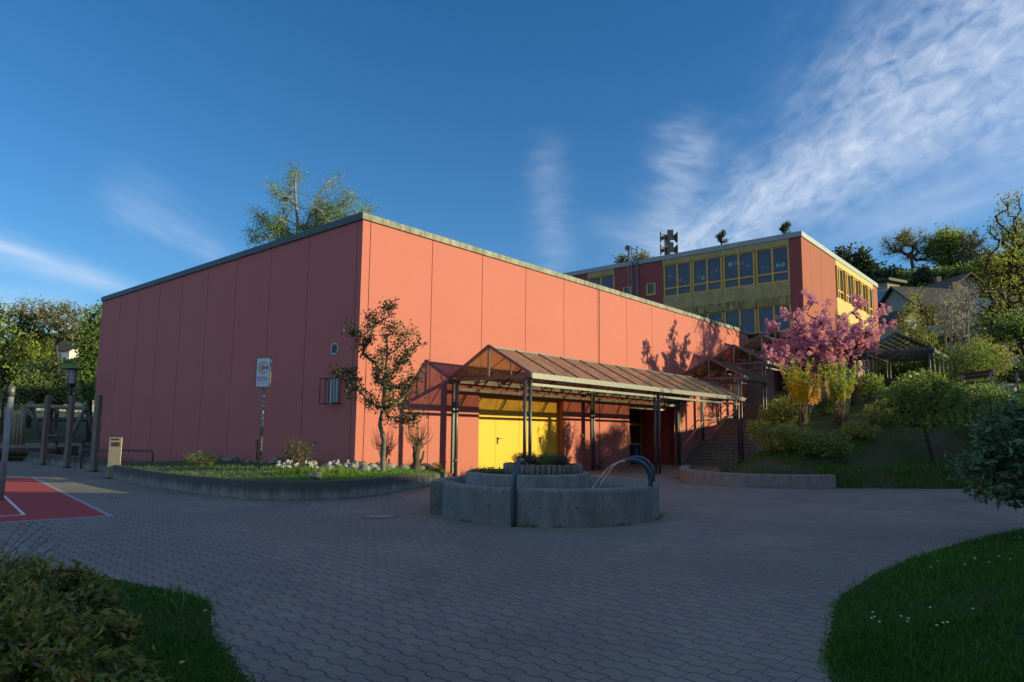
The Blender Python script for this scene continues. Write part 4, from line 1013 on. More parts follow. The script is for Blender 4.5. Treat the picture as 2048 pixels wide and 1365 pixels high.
# ------------------------------------------------------------------ benches on the slope
def benches():
    pr = None
    for i, (pl, pr_, dep, lab) in enumerate((((1922, 750), (1990, 746), 29.5, 'dark plank park bench with rounded concrete ends, left of the pair on the lawn'), ((2030, 745), (2100, 742), 28.5, 'dark plank park bench cut by the right edge of the picture'))):
        a = at(*pl, dep+1); c = at(*pr_, dep-1); a[2] = c[2] = 0; dr = (c-a)/np.linalg.norm(c-a); L = 1.9; mid = (a+c)/2; z = tz(mid[0], mid[1])-.0
        o = empty('park_bench', (mid[0], mid[1], z), lab, 'bench', 'park benches on the upper lawn', math.atan2(dr[1], dr[0]))
        m = MB(); m.box((-L/2, -.02, .58), (L/2, .05, .70)); m.box((-L/2, -.05, .72), (L/2, .02, .87)); m.build('backrest', WOODD, o)
        m = MB()
        for k in range(3): m.box((-L/2, .10+k*.13, .41), (L/2, .21+k*.13, .46))
        m.build('seat', WOODD, o)
        for x in (-L/2+.12, L/2-.12):
            m = MB(); pts = [(x, -.02, -.1), (x, -.03, .3), (x, -.05, .62), (x, .0, .80), (x, .06, .84)]; m.tube(pts, .06, 8); m.tube([(x, .38, -.1), (x, .40, .4), (x, .1, .40)], .055, 8); m.build('leg', plain('bench_concrete', (.27, .23, .21), .8), o)
benches()
def bollard():
    b = at(2012, 781, 28.2); z = tz(b[0], b[1]); o = empty('concrete_block', (b[0], b[1], z), 'rounded concrete block between the two park benches', 'concrete block')
    m = MB(); m.lathe((0, 0, 0), [(.36, -.1), (.35, .25), (.28, .42), (.001, .46)], 20); m.build('body', CONC_LOW, o); m = MB(); m.lathe((0, 0, 0), [(.40, -.1), (.40, .05), (.36, .06)], 20); m.build('foot', CONC_LOW, o)
bollard()

# ------------------------------------------------------------------ pergola
def pergola():
    X0, X1, Y1, Y2, YR, ze, zr = 34.0, 40.3, -6.85, -10.5, -8.68, 6.62, 7.68
    o = empty('slatted_pergola', (X0, YR, 3.3), 'dark grey steel pergola with a slatted gable roof beside the school', 'pergola'); P = rooted(o); DS = plain('dark_grey_steel', (.085, .085, .10), .5, .4)
    for ya in (Y1, Y2):
        m = MB(); m.box((X0, ya-.09, ze-.2), (X1, ya+.09, ze)); P('gutter', m, DS)
        m = MB(); n = 19
        for k in range(n): 
            t = (k+.5)/n; m.bar((X0+.05, ya+(YR-ya)*t, ze+(zr-ze)*t-.03), (X1-.05, ya+(YR-ya)*t, ze+(zr-ze)*t-.03), .085, .03)
        P('slats', m, DS)
        m = MB()
        for k in range(6): x = X0+(X1-X0)*k/5; m.bar((x, ya, ze), (x, YR, zr), .06, .10)
        P('rafters', m, DS)
    m = MB()
    for x in (X0, X1): m.bar((x, Y1, ze-.1), (x, Y2, ze-.1), .08, .10); m.bar((x, YR, ze-.1), (x, YR, zr), .06, .06)
    P('gable_frame', m, DS)
    m = MB()
    for k in range(17): x = X0+.1+(X1-X0-.2)*k/16; m.bar((x, Y1, ze-.12), (x, Y2, ze-.12), .05, .03)
    P('slats', m, DS)
    for x, y in ((X0, Y1), (X0, Y2), (X1, Y1), (X1, Y2), (37.1, Y1), (37.1, Y2)):
        m = MB(); zb = tz(x, y)-.3
        for d in (-.11, .11): m.tube([(x+.1, y+d, zb), (x+.1, y+d, ze-.1)], .06, 9)
        P('column', m, DS)
    o = empty('flat_pergola', (33.2, -5.3, 3.3), 'flat slatted steel roof linking the top canopy to the gabled pergola', 'pergola'); P = rooted(o)
    m = MB(); m.box((32.6, -6.75, 6.3), (32.75, -3.9, 6.5)); m.box((36.2, -6.75, 6.3), (36.35, -3.9, 6.5)); P('beam', m, DS)
    m = MB()
    for k in range(22): x = 32.8+k*.155; m.bar((x, -6.75, 6.46), (x, -3.9, 6.46), .06, .03)
    P('slats', m, DS)
    for x in (32.68, 36.28):
        m = MB(); zb = tz(x, -6.7)-.3; m.tube([(x, -6.7, zb), (x, -6.7, 6.35)], .06, 9); m.tube([(x+.2, -6.7, zb), (x+.2, -6.7, 6.35)], .06, 9); P('column', m, DS)
pergola()

# ------------------------------------------------------------------ houses on the hills
def house(name, label, c, rz, w, d, h, rh, wall, roof, wins, floors=2, balc=False, over=.6, flat=False):
    o = empty(name, c, label, 'house', None, rz)
    m = MB(); m.box((-w/2, -d/2, -3), (w/2, d/2, h)); 
    if not flat: m.add([(-w/2, -d/2, h), (-w/2, d/2, h), (-w/2, 0, h+rh), (w/2, -d/2, h), (w/2, d/2, h), (w/2, 0, h+rh)], [(0, 2, 1), (3, 4, 5)])
    wl = m.build('wall', wall, o)
    m = MB()
    if flat: m.box((-w/2-over, -d/2-over, h), (w/2+over, d/2+over, h+.35))
    else:
        for s in (-1, 1):
            k = rh/(d/2); y1, z1 = s*(d/2+over), h-over*k; V = [(-w/2-over, y1, z1), (w/2+over, y1, z1), (w/2+over, 0, h+rh+.02), (-w/2-over, 0, h+rh+.02)]; V += [(a, b, z+.22) for a, b, z in V]
            m.add(V, [(0, 3, 2, 1), (4, 5, 6, 7), (0, 1, 5, 4), (1, 2, 6, 5), (2, 3, 7, 6), (3, 0, 4, 7)])
    rf = m.build('roof', roof, o)
    m = MB(); m.box((w*.2, -.4, h+rh*.6), (w*.2+.7, .3, h+rh+1.0)) if not flat else m.box((w*.2, -.3, h), (w*.2+.5, .2, h+.9)); m.build('chimney', BRROOF, rf)
    for fl in range(floors):
        z0 = .9+fl*2.8
        if z0+1.3 > h: break
        for k in range(wins):
            x = -w/2+w*(k+.5)/wins
            m = MB(); m.box((x-.75, -d/2-.03, z0-.06), (x+.75, -d/2-.002, z0+1.36)); f = m.build('window', WHITE, o); m = MB(); m.box((x-.67, -d/2-.045, z0), (x+.67, -d/2-.031, z0+1.3)); m.build('pane', BLUEW, f)
        for k in range(2):
            y = -d/4+d/2*k
            m = MB(); m.box((-w/2-.03, y-.7, z0-.06), (-w/2-.002, y+.7, z0+1.36)); f = m.build('window', WHITE, o); m = MB(); m.box((-w/2-.045, y-.62, z0), (-w/2-.031, y+.62, z0+1.3)); m.build('pane', BLUEW, f)
        if balc and fl:
            m = MB(); m.box((-w/2, -d/2-1.5, z0-1.1), (w/2, -d/2-.05, z0-.95)); m.box((-w/2, -d/2-1.5, z0-.95), (w/2, -d/2-1.42, z0-.05)); m.build('balcony', plain('balcony_panel', (.33, .38, .42), .4), o)
    return o
vy = YAW-math.pi/2
hb = at(1876, 692, 86); o1 = house('terraced_house', 'large hillside house with a dark sweeping roof and glass balconies', hb, vy+.12, 11.0, 9, 3.9, 3.3, CREAM, DROOF, 4, 2, True)
hb = at(1797, 688, 79); house('terraced_house', 'pale side wing with a dark pitched roof, left of the big hillside house', hb, vy+math.pi/2+.3, 5, 3.4, 2.6, 1.0, CREAM, DROOF, 2, 2, False)
m = o1
hb = at(1766, 618, 92); house('flat_roofed_house', 'small flat roofed pavilion house just above the school roof end', hb, vy+.5, 2.6, 3.2, 3.3, 0, CREAM, DBROWN, 1, 2, False, .7, True)
hb = at(1898, 625, 98); house('gabled_house', 'brown gabled house with a white window, above the dark sweeping roof', hb, vy+math.pi/2+.1, 8, 6.0, 2.4, 2.2, plain('brown_boards', (.24, .17, .12), .8), BRROOF, 2, 1)
hb = at(2020, 690, 80); house('white_house', 'white hillside house half hidden by the yellow green tree at the right', hb, vy+.1, 7, 6, 4.6, 1.6, WHITEHOUSE, BRROOF, 3, 2)
hb = at(2035, 725, 50); house('white_house', 'low white house with a dark tiled roof behind the park benches', (hb[0]+1.5, hb[1]-1, hb[2]-1.6), vy+.5, 6, 5, 2.3, 1.5, WHITEHOUSE, DROOF, 3, 1)
hb = at(1918, 722, 58); house('garden_shed', 'small cream shed roof behind the birch trunks', (hb[0], hb[1], hb[2]-1.4), vy+.9, 5, 4, 1.9, 1.3, CREAM, DROOF, 1, 1)
hb = at(130, 718, 250); house('hill_house', 'distant white house on the green hill at the left', (hb[0], hb[1], hb[2]-2.0), vy-.1, 9.5, 8, 4.6, 2.0, WHITEHOUSE, DROOF, 3, 2, True)
hb = at(162, 822, 92); house('white_house', 'white house beyond the road behind the swing', (hb[0], hb[1], hb[2]-.8), vy+.1, 7.5, 7, 2.6, 2.2, WHITEHOUSE, DROOF, 2, 1)
hb = at(128, 800, 120); house('white_house', 'small white house seen between the left trees above the road', (hb[0], hb[1], hb[2]-1.5), vy, 6, 6, 4.0, 2.0, WHITEHOUSE, BRROOF, 2, 1)
# ------------------------------------------------------------------ vegetation
LF_BOX = leaf('leaf_box_hedge', [(0, (.075, .09, .016)), (.5, (.20, .215, .03)), (1, (.40, .36, .05))])
LF_LAUREL = leaf('leaf_laurel', [(0, (.018, .042, .020)), (.5, (.040, .080, .034)), (1, (.085, .14, .045))], .28, .22, .6)
LF_HOLLY = leaf('leaf_holly', [(0, (.014, .024, .010)), (.55, (.035, .048, .016)), (.85, (.085, .065, .022)), (1, (.14, .075, .03))], .45, .2, .4)
LF_TREEB = leaf('leaf_rhododendron', [(0, (.055, .085, .018)), (.5, (.12, .165, .03)), (.93, (.075, .10, .02)), (1, (.24, .12, .02))], .35, .3)
LF_FORS = leaf('forsythia_flower', [(0, (.78, .53, .015)), (1, (.92, .72, .04))], .6, .35)
LF_FORSG = leaf('forsythia_leaf', [(0, (.14, .20, .02)), (1, (.26, .30, .035))], .6, .4)
LF_CHERRY = leaf('cherry_blossom', [(0, (.60, .22, .33)), (.5, (.82, .38, .49)), (1, (.92, .60, .67))], .7, .35, .2, 1.1)
LF_BIRCH = leaf('leaf_birch', [(0, (.05, .095, .016)), (1, (.13, .20, .03))], .6, .45)
LF_SPRING = leaf('leaf_spring_green', [(0, (.06, .095, .014)), (.5, (.12, .16, .022)), (1, (.22, .23, .035))], .6, .45)
LF_GREEN = leaf('leaf_mid_green', [(0, (.035, .065, .016)), (.6, (.08, .125, .027)), (1, (.15, .18, .038))], .6, .4)
LF_PINE = leaf('pine_needles', [(0, (.012, .022, .012)), (1, (.045, .058, .024))], .7, .15)
LF_OLIVE = leaf('leaf_olive_buds', [(0, (.08, .095, .022)), (1, (.20, .20, .05))], .7, .4)
LF_PALE = leaf('leaf_pale_buds', [(0, (.13, .125, .08)), (1, (.30, .27, .17))], .7, .4)
LF_MAPLE = leaf('leaf_maple', [(0, (.055, .072, .012)), (.5, (.115, .13, .02)), (1, (.21, .20, .03))], .6, .45)
LF_SHRUB = leaf('leaf_yellow_tipped_shrub', [(0, (.035, .058, .014)), (.45, (.065, .09, .018)), (.8, (.17, .16, .024)), (1, (.19, .085, .03))], .45, .35)
LF_COVER = leaf('leaf_ground_cover', [(0, (.035, .07, .024)), (.6, (.085, .14, .034)), (1, (.20, .24, .04))], .4, .35)
LF_GRASS = leaf('grass_blade', [(0, (.012, .044, .004)), (.6, (.032, .11, .009)), (1, (.085, .16, .02))], .6, .35)
LF_DRY = leaf('dry_stalk', [(0, (.16, .12, .09)), (1, (.34, .27, .20))], .8, .2)
LF_DRYLEAF = leaf('leaf_dry_buds', [(0, (.05, .045, .025)), (1, (.11, .10, .045))], .7, .3)
LF_LAV = leaf('lavender_stem', [(0, (.05, .05, .035)), (.6, (.10, .095, .06)), (1, (.17, .14, .10))], .8, .25)
LF_WHITE = leaf('white_petal', [(0, (.70, .70, .66)), (1, (.85, .85, .80))], .6, .3)
LF_YEL = leaf('yellow_petal', [(0, (.65, .42, .01)), (1, (.80, .55, .02))], .6, .3)
BK_HOLLY = bark('bark_holly', (.24, .21, .17), (.11, .10, .075), .9, .6, 30)
BK_DARK = bark('bark_dark', (.075, .06, .05), (.03, .026, .022))
BK_BROWN = bark('bark_brown', (.15, .115, .085), (.07, .052, .04))
BK_WHITE = bark('bark_birch', (.52, .49, .44), (.16, .14, .12), .8, 2.0, 5)
BK_TWIG = bark('bark_twig', (.19, .16, .13), (.10, .08, .065))

def leaves_np(C, D, L, Wd, rng, fold=.18, droop=0.0):
    n = len(C); D = D/np.maximum(np.linalg.norm(D, axis=1, keepdims=True), 1e-6)
    if droop: D = D+np.array([0, 0, -droop]); D /= np.linalg.norm(D, axis=1, keepdims=True)
    R = rng.normal(size=(n, 3)); S = np.cross(D, R); S /= np.maximum(np.linalg.norm(S, axis=1, keepdims=True), 1e-6); Nn = np.cross(S, D)
    L = np.broadcast_to(np.asarray(L, float), (n,))[:, None]; Wd = np.broadcast_to(np.asarray(Wd, float), (n,))[:, None]
    a = C-D*L*.5; b = C+D*L*.5; f = Nn*L*fold
    V = np.stack([a, C+S*Wd*.5-f*.0+D*L*.05, b, C-S*Wd*.5+D*L*.05], 1)+np.stack([-f*.0, f*.6, -f*.5, f*.6], 1)
    return V.reshape(-1, 3), np.arange(4*n).reshape(n, 4)

class Skel:
    def __init__(s): s.p = []; s.par = []; s.tip = []
    def add(s, p, par): s.p.append(np.asarray(p, float)); s.par.append(par); return len(s.p)-1
def grow(trunk, targets, rng, step=.35, upw=.6, jit=.06, minpar=0):
    s = Skel(); last = -1; s.nt = len(trunk)
    for p in trunk: last = s.add(p, last)
    first = minpar
    T = np.asarray(targets, float)
    order = np.argsort(np.linalg.norm(T-np.asarray(trunk[len(trunk)//2]), axis=1)+rng.uniform(0, .4, len(T)))
    P = np.zeros((len(trunk)+len(T)*14+10, 3)); n = len(trunk); P[:n] = np.array(s.p); s.tip = []
    for k in order:
        t = T[k]; d = t-P[first:n]; dist = np.linalg.norm(d, axis=1)
        cost = dist+upw*np.maximum(0, P[first:n, 2]-t[2]+.15*dist)
        i = int(np.argmin(cost))+first; L = np.linalg.norm(t-P[i]); m = int(min(12, max(1, round(L/step)))); prev = i
        side = rng.normal(size=3)*jit*L; side[2] = abs(side[2])*.2-.12*L*.5
        for q in range(1, m+1):
            u = q/m; p = P[i]*(1-u)+t*u+side*math.sin(math.pi*u)+(rng.normal(size=3)*jit*.3*step if q < m else 0)
            prev = s.add(p, prev); P[n] = p; n += 1
        s.tip.append(prev)
    return s
def skel_radii(s, r0, rtip, ex=.5):
    n = len(s.p); cnt = np.zeros(n); haskid = np.zeros(n, bool)
    for i in range(n):
        if s.par[i] >= 0: haskid[s.par[i]] = True
    cnt[~haskid] = 1
    for i in range(n-1, 0, -1): cnt[s.par[i]] += cnt[i]
    r = np.minimum(rtip*np.power(cnt, ex), r0*.62)
    for i in range(s.nt): r[i] = max(r[i], r0*(1-.82*i/max(1, s.nt)))
    return r
def twigs(s, rng, n, length, first, up=.5, k=3):
    """short side twigs on the skeleton"""
    m = len(s.p); pick = rng.integers(first, m, n); ctr = np.mean(np.array(s.p), 0); out = []
    for i in pick:
        d = rng.normal(size=3)+np.array([0, 0, up]); o = s.p[i]-ctr; d = d+o/(np.linalg.norm(o)+.1)*.7; d /= np.linalg.norm(d); L = length*rng.uniform(.5, 1.2); prev = i; p = s.p[i]
        for q in range(k):
            d = d+rng.normal(size=3)*.22; d /= np.linalg.norm(d); p = p+d*L/k; prev = s.add(p, prev); out.append(prev)
    return np.array(out)
def skel_mesh(s, r, ns=5):
    P = np.array(s.p); par = np.array(s.par); e = np.where(par >= 0)[0]; e = e[np.linalg.norm(P[e]-P[par[e]], axis=1) > 1e-4]; A = P[par[e]]; B = P[e]; ra = r[par[e]]; rb = r[e]
    # limit jump of radius where a thin branch leaves a thick one
    ra = np.minimum(ra, rb*1.35+.004)
    D = B-A; D /= np.maximum(np.linalg.norm(D, axis=1, keepdims=True), 1e-6)
    A = A-D*np.minimum(ra, .05)[:, None]*.6
    ref = np.where(np.abs(D[:, 2:3]) < .9, np.array([[0, 0, 1.]]), np.array([[1., 0, 0]])); X = np.cross(D, ref); X /= np.linalg.norm(X, axis=1, keepdims=True); Y = np.cross(X, D)
    V = []; 
    for base, rr in ((A, ra), (B, rb)):
        for k in range(ns):
            a = 2*math.pi*k/ns; V.append(base+(X*math.cos(a)+Y*math.sin(a))*rr[:, None])
    V = np.stack(V, 1).reshape(-1, 3); m = len(e); o = np.arange(m)[:, None]*(2*ns); Q = []
    for k in range(ns): Q.append(np.concatenate([o+k, o+(k+1) % ns, o+ns+(k+1) % ns, o+ns+k], 1))
    return V, np.concatenate(Q)
def blob_targets(blobs, n, rng, shell=.55, clump=0):
    out = []; vol = np.array([b[1][0]*b[1][1]*b[1][2] for b in blobs]); vol = vol/vol.sum()
    for (c, rad), f in zip(blobs, vol):
        m = max(3, int(n*f)); d = rng.normal(size=(m, 3)); d /= np.linalg.norm(d, axis=1, keepdims=True)
        r = shell+(1-shell)*rng.random(m)**.5; r = np.where(rng.random(m) < .25, rng.random(m)**.5, r)
        out.append(np.array(c)+d*r[:, None]*np.array(rad))
    return np.concatenate(out)
def plant(name, label, cat, base, trunk, blobs, nt, nl, spread, L, Wd, lmat, bmat, r0, rtip, rng, group=None, step=.35, upw=.6, fold=.18, droop=0., jit=.06, minpar=0, shell=.55, along=0, leafname='crown', trunkname='trunk', tintbias=None, dirmode='out', ns=5, ex=.5, twig=True, twl=1., twup=.5):
    """one plant: an Empty with a trunk (with limbs) and a crown of leaves; all coordinates relative to the base"""
    o = empty(name, base, label, cat, group)
    T = blob_targets(blobs, nt, rng, shell); T = T[T[:, 2] > .03]
    s = grow([np.array(p, float) for p in trunk], T, rng, step, upw, jit, minpar); tw = twigs(s, rng, int(nt*1.2+along), spread*1.6*twl, min(len(s.p)-1, len(trunk)+1), twup) if twig else np.array(s.tip)
    r = skel_radii(s, r0, rtip, ex)
    V, Q = skel_mesh(s, r, ns); link_mesh(trunkname, np_mesh(trunkname, V, Q, bmat, smooth=True), o)
    P = np.array(s.p); tips = np.array(s.tip); Cn = np.concatenate([P[tips], P[tw[::3]]]); nl = max(2, int(nl*.55)) if twig else nl
    ctr = np.mean(Cn, 0)
    k = len(Cn); ids = np.repeat(np.arange(k), nl)
    C = Cn[ids]+np.clip(rng.normal(size=(k*nl, 3)), -1.6, 1.6)*spread
    C[:, 2] = np.maximum(C[:, 2], .02)
    D = (C-ctr)*(np.array([1, 1, .8])) if dirmode == 'out' else rng.normal(size=C.shape)
    D = D/np.maximum(np.linalg.norm(D, axis=1, keepdims=True), 1e-6)+rng.normal(size=C.shape)*.7
    Lr = L*rng.uniform(.65, 1.3, len(C)); Vl, Ql = leaves_np(C, D, Lr, Lr*Wd, rng, fold, droop)
    tint = np.clip(rng.normal(.47, .27, len(C))+np.repeat(rng.normal(0, .17, k), nl), 0, 1)
    if tintbias is not None: tint = np.clip(tint+tintbias(C), 0, 1)
    link_mesh(leafname, np_mesh(leafname, Vl, Ql, lmat, tint), o)
    return o
def R_(seed): return np.random.default_rng(seed)
def tb(x, y, dz=0.): return np.array([x, y, tz(x, y)+dz])
def march(px, py, dz=0.):
    for t in np.arange(9, 400, .05):
        p = at(px, py, t)
        if p[2] < tz(p[0], p[1]): return np.array([p[0], p[1], tz(p[0], p[1])+dz]), t
    raise ValueError((px, py))

# holly by the hall corner
def holly():
    rng = R_(21); b = np.array([-.62, -2.2, -.12]); S = 20.2/1366
    def rel(px, py, dd=0.): return at(px, py, 20.2+dd)-b
    tr = [(0, 0, -.1), rel(766, 915), rel(768, 880), rel(760, 850, .05), rel(766, 815), rel(769, 780), rel(772, 745, .1), rel(774, 710), rel(774, 680, .1)]
    pts = []
    lim = [(775, 622, 0, 1.0), (735, 640, .1, 1.2), (700, 652, -.2, .9), (690, 742, -.5, 1.2), (678, 748, .4, .7), (722, 690, .3, 1.4), (840, 690, -.2, 1.2), (825, 668, .3, 1.2), (846, 738, .2, 1.1), (840, 825, -.3, 1.4), (800, 830, .5, 1.2), (705, 775, .6, 1.2), (735, 790, -.6, 1.4), (760, 700, .7, 1.6), (790, 660, -.6, 1.6), (800, 720, -.7, 1.6), (770, 740, -.9, 1.6), (745, 735, .9, 1.4), (815, 770, .6, 1.4), (780, 790, -.8, 1.2), (850, 770, .2, .6), (720, 660, -.4, .8)]
    for px, py, dd, w in lim:
        e = rel(px, py, dd); 
        for k in range(int(6*w)): 
            u = rng.uniform(.5, 1.0); a = rel(770, py+60*(1-u)+25, 0); pts.append(a*(1-u)+e*u+rng.normal(size=3)*.10)
        pts.append(e)
    T = np.array(pts)
    o = empty('holly_tree', b, 'slender holly tree with sparse spiny leaves standing in front of the hall corner', 'tree')
    s = grow([np.array(p, float) for p in tr], T, rng, .16, .5, .07, 4); tw = twigs(s, rng, 600, .27, 5); r = skel_radii(s, .088, .0042, .5)
    V, Q = skel_mesh(s, r, 7); link_mesh('trunk', np_mesh('trunk', V, Q, BK_HOLLY, smooth=True), o)
    P = np.array(s.p); ids = np.repeat(tw, 3); C = P[ids]+rng.normal(size=(len(ids), 3))*.055; D = rng.normal(size=C.shape)+np.array([0, 0, .2])
    Lr = rng.uniform(.055, .10, len(C)); Vl, Ql = leaves_np(C, D, Lr, Lr*.55, rng, .3)
    link_mesh('crown', np_mesh('crown', Vl, Ql, LF_HOLLY, np.clip(rng.normal(.45, .25, len(C)), 0, 1)), o)
holly()
# knotty willow bush against the wall
def willow():
    rng = R_(5); b = np.array([1.75, -.95, -.15])
    o = empty('pollarded_willow', b, 'knotty pollarded bush with bare upright twigs beside the canopy column', 'bush')
    m = MB(); m.tube([(0, 0, -.1), (-.05, 0, .2), (.02, .03, .42), (-.03, 0, .62), (.03, 0, .85), (.06, 0, 1.0)], [.15, .13, .11, .12, .12, .07], 9); m.tube([(.03, 0, .25), (.2, -.06, .5), (.26, -.05, .75)], [.06, .045, .03], 7); m.tube([(-.03, 0, .6), (-.12, 0, .85), (-.13, 0, 1.0)], [.07, .05, .03], 7); m.build('trunk', BK_BROWN, o)
    m = MB()
    for i in range(58):
        a = rng.uniform(0, 6.28); r = rng.uniform(.15, .62); h = rng.uniform(1.45, 2.05)-r*.25; st = np.array([rng.uniform(-.12, .28), rng.uniform(-.06, .06), rng.uniform(.8, 1.05)]); en = np.array([r*math.cos(a)+.06, r*.6*math.sin(a), h]); md = (st+en)/2+np.array([.35*(en[0]-st[0]), 0, -.05])+rng.normal(size=3)*.03
        m.tube([st, md, en], [.012, .008, .003], 4, caps=False)
    m.build('twigs', BK_TWIG, o)
willow()
def fan_shrub(name, label, cat, b, n, h, r, mat, leafmat=None, L=.05, nl=5, rw=.006, seed=1, group=None, rad=.1, leafw=.5, top=.6):
    rng = R_(seed); o = empty(name, b, label, cat, group); m = MB(); C = []; 
    for i in range(n):
        a = rng.uniform(0, 6.28); rr = r*math.sqrt(rng.random()); hh = h*rng.uniform(.65, 1.0)*(1-.25*(rr/r)**2); st = np.array([rad*math.cos(a)*rng.random(), rad*math.sin(a)*rng.random(), -.05]); en = np.array([rr*math.cos(a), rr*math.sin(a), hh]); md = (st*.45+en*.55)-np.array([en[0]*.15, en[1]*.15, 0])+rng.normal(size=3)*.02*h
        m.tube([st, md, en], [rw, rw*.8, rw*.4], 4, caps=False)
        if leafmat is not None:
            for k in range(nl):
                u = rng.uniform(1-top, 1.0); p = (st*(1-u)**2+2*md*u*(1-u)+en*u*u); C.append(p+rng.normal(size=3)*L*.5)
    m.build('stems', mat, o)
    if leafmat is not None:
        C = np.array(C); D = rng.normal(size=C.shape)+np.array([0, 0, .8]); Lr = L*rng.uniform(.6, 1.3, len(C)); V, Q = leaves_np(C, D, Lr, Lr*leafw, rng); link_mesh('leaves', np_mesh('leaves', V, Q, leafmat, np.clip(rng.normal(.5, .25, len(C)), 0, 1)), o)
    return o
fan_shrub('hydrangea_bush', 'pale dry hydrangea bush with fresh buds, behind the white daffodils', 'bush', (-1.95, 1.0-.9, 0.), 130, 1.15, .55, LF_DRY, LF_DRYLEAF, .06, 4, .007, 31, None, .25, .6, .45)
fan_shrub('dry_grass_clump', 'low dry brownish grass clump in the bed left of the sign', 'grass clump', (-2.7, 4.4, 0), 200, .55, .65, LF_DRY, LF_GREEN, .12, 3, .005, 32, None, .4, .15, .8)
fan_shrub('fern_tuft', 'small green tuft beside the canopy column foot and the bed wall end', 'plant', (3.0, -.5, -.2), 60, .42, .3, LF_GREEN, LF_GREEN, .10, 5, .003, 33, None, .12, .3, .9)
fan_shrub('weed_tuft', 'broad leaved weed at the wall foot by the second canopy column', 'plant', (13.6, -.25, G), 14, .4, .3, LF_GREEN, LF_GREEN, .22, 3, .004, 34, None, .05, .35, .9)
# daffodils
def daffodils():
    rng = R_(8)
    for i, (x, y, n, lab) in enumerate(((-3.0, -1.3, 14, 'clump of white daffodils nearest the sign pole'), (-2.55, -1.75, 11, 'clump of white daffodils in the middle of the bed edge'), (-1.85, -1.9, 5, 'few white daffodils below the dry hydrangea bush'))):
        o = empty('daffodil_clump', (x, y, .0), lab, 'flowers', 'white daffodils in the bed'); m = MB(); pet = []; C = []; D = []
        for k in range(n):
            a = rng.uniform(0, 6.28); r = .34*math.sqrt(rng.random()); h = rng.uniform(.24, .42); p = np.array([r*math.cos(a), r*math.sin(a), 0]); q = p*1.2+np.array([0, 0, h]); m.tube([p, (p+q)/2, q], .005, 4, caps=False)
            f = np.array([-.6, -.75, .25])+rng.normal(size=3)*.35; f /= np.linalg.norm(f); u = np.cross(f, [0, 0, 1.]); u /= np.linalg.norm(u); w = np.cross(u, f)
            for j in range(6):
                d = u*math.cos(j*1.047)+w*math.sin(j*1.047); C.append(q+d*.027); D.append(d)
        C = np.array(C); D = np.array(D); st = m.build('stems', LF_GREEN, o)
        for k in range(n): V, Q = leaves_np(C[k*6:k*6+6], D[k*6:k*6+6], .06, .044, rng, .05); link_mesh('bloom', np_mesh('bloom', V, Q, LF_WHITE, rng.random(6)), st)
        c2 = rng.normal(size=(150, 3))*np.array([.2, .2, 0])+np.array([0, 0, .14]); d2 = rng.normal(size=(150, 3))*.35+np.array([0, 0, 1.]); V, Q = leaves_np(c2, d2, .32*rng.uniform(.6, 1.1, 150), .016, rng, .02); link_mesh('leaves', np_mesh('leaves', V, Q, LF_GREEN, rng.random(150)), o)
daffodils()
# lavender in the fountain planter
def lavender():
    rng = R_(9)
    spots = [(-.55, -.05, .5, LF_LAV), (-.38, .3, .45, LF_LAV), (-.25, -.3, .42, LF_GREEN), (-.05, .15, .42, LF_LAV), (.1, -.35, .42, LF_LAV), (.3, .1, .45, LF_LAV), (.45, -.2, .45, LF_LAV), (.52, .3, .4, LF_OLIVE), (.2, .5, .42, LF_LAV), (-.1, .5, .45, LF_LAV), (-.1, -.55, .36, LF_LAV), (.55, -.02, .38, LF_OLIVE)]
    for i, (x, y, h, lm) in enumerate(spots):
        grn = lm is LF_GREEN
        fan_shrub('lavender_plant', 'fresh green tuft among the grey lavender in the fountain planter' if grn else ('olive green low bush at the right of the fountain planter' if lm is LF_OLIVE else 'grey brown lavender tuft in the palisade ring of the fountain'), 'plant', (C3[0]+x, C3[1]+y, .48), 95, h*.78, .24, LF_LAV if not grn else LF_GREEN, lm, .045, 5, .0028, 40+i, 'plants in the fountain palisade', .14, .3, .8)
    fan_shrub('planter_herbs', 'low green herbs on the left shelf of the fountain planter', 'plant', (C2[0]-.72, C2[1]+.55, .33), 160, .16, .38, LF_GREEN, LF_GREEN, .05, 5, .003, 60, None, .34, .5, .9)
lavender()

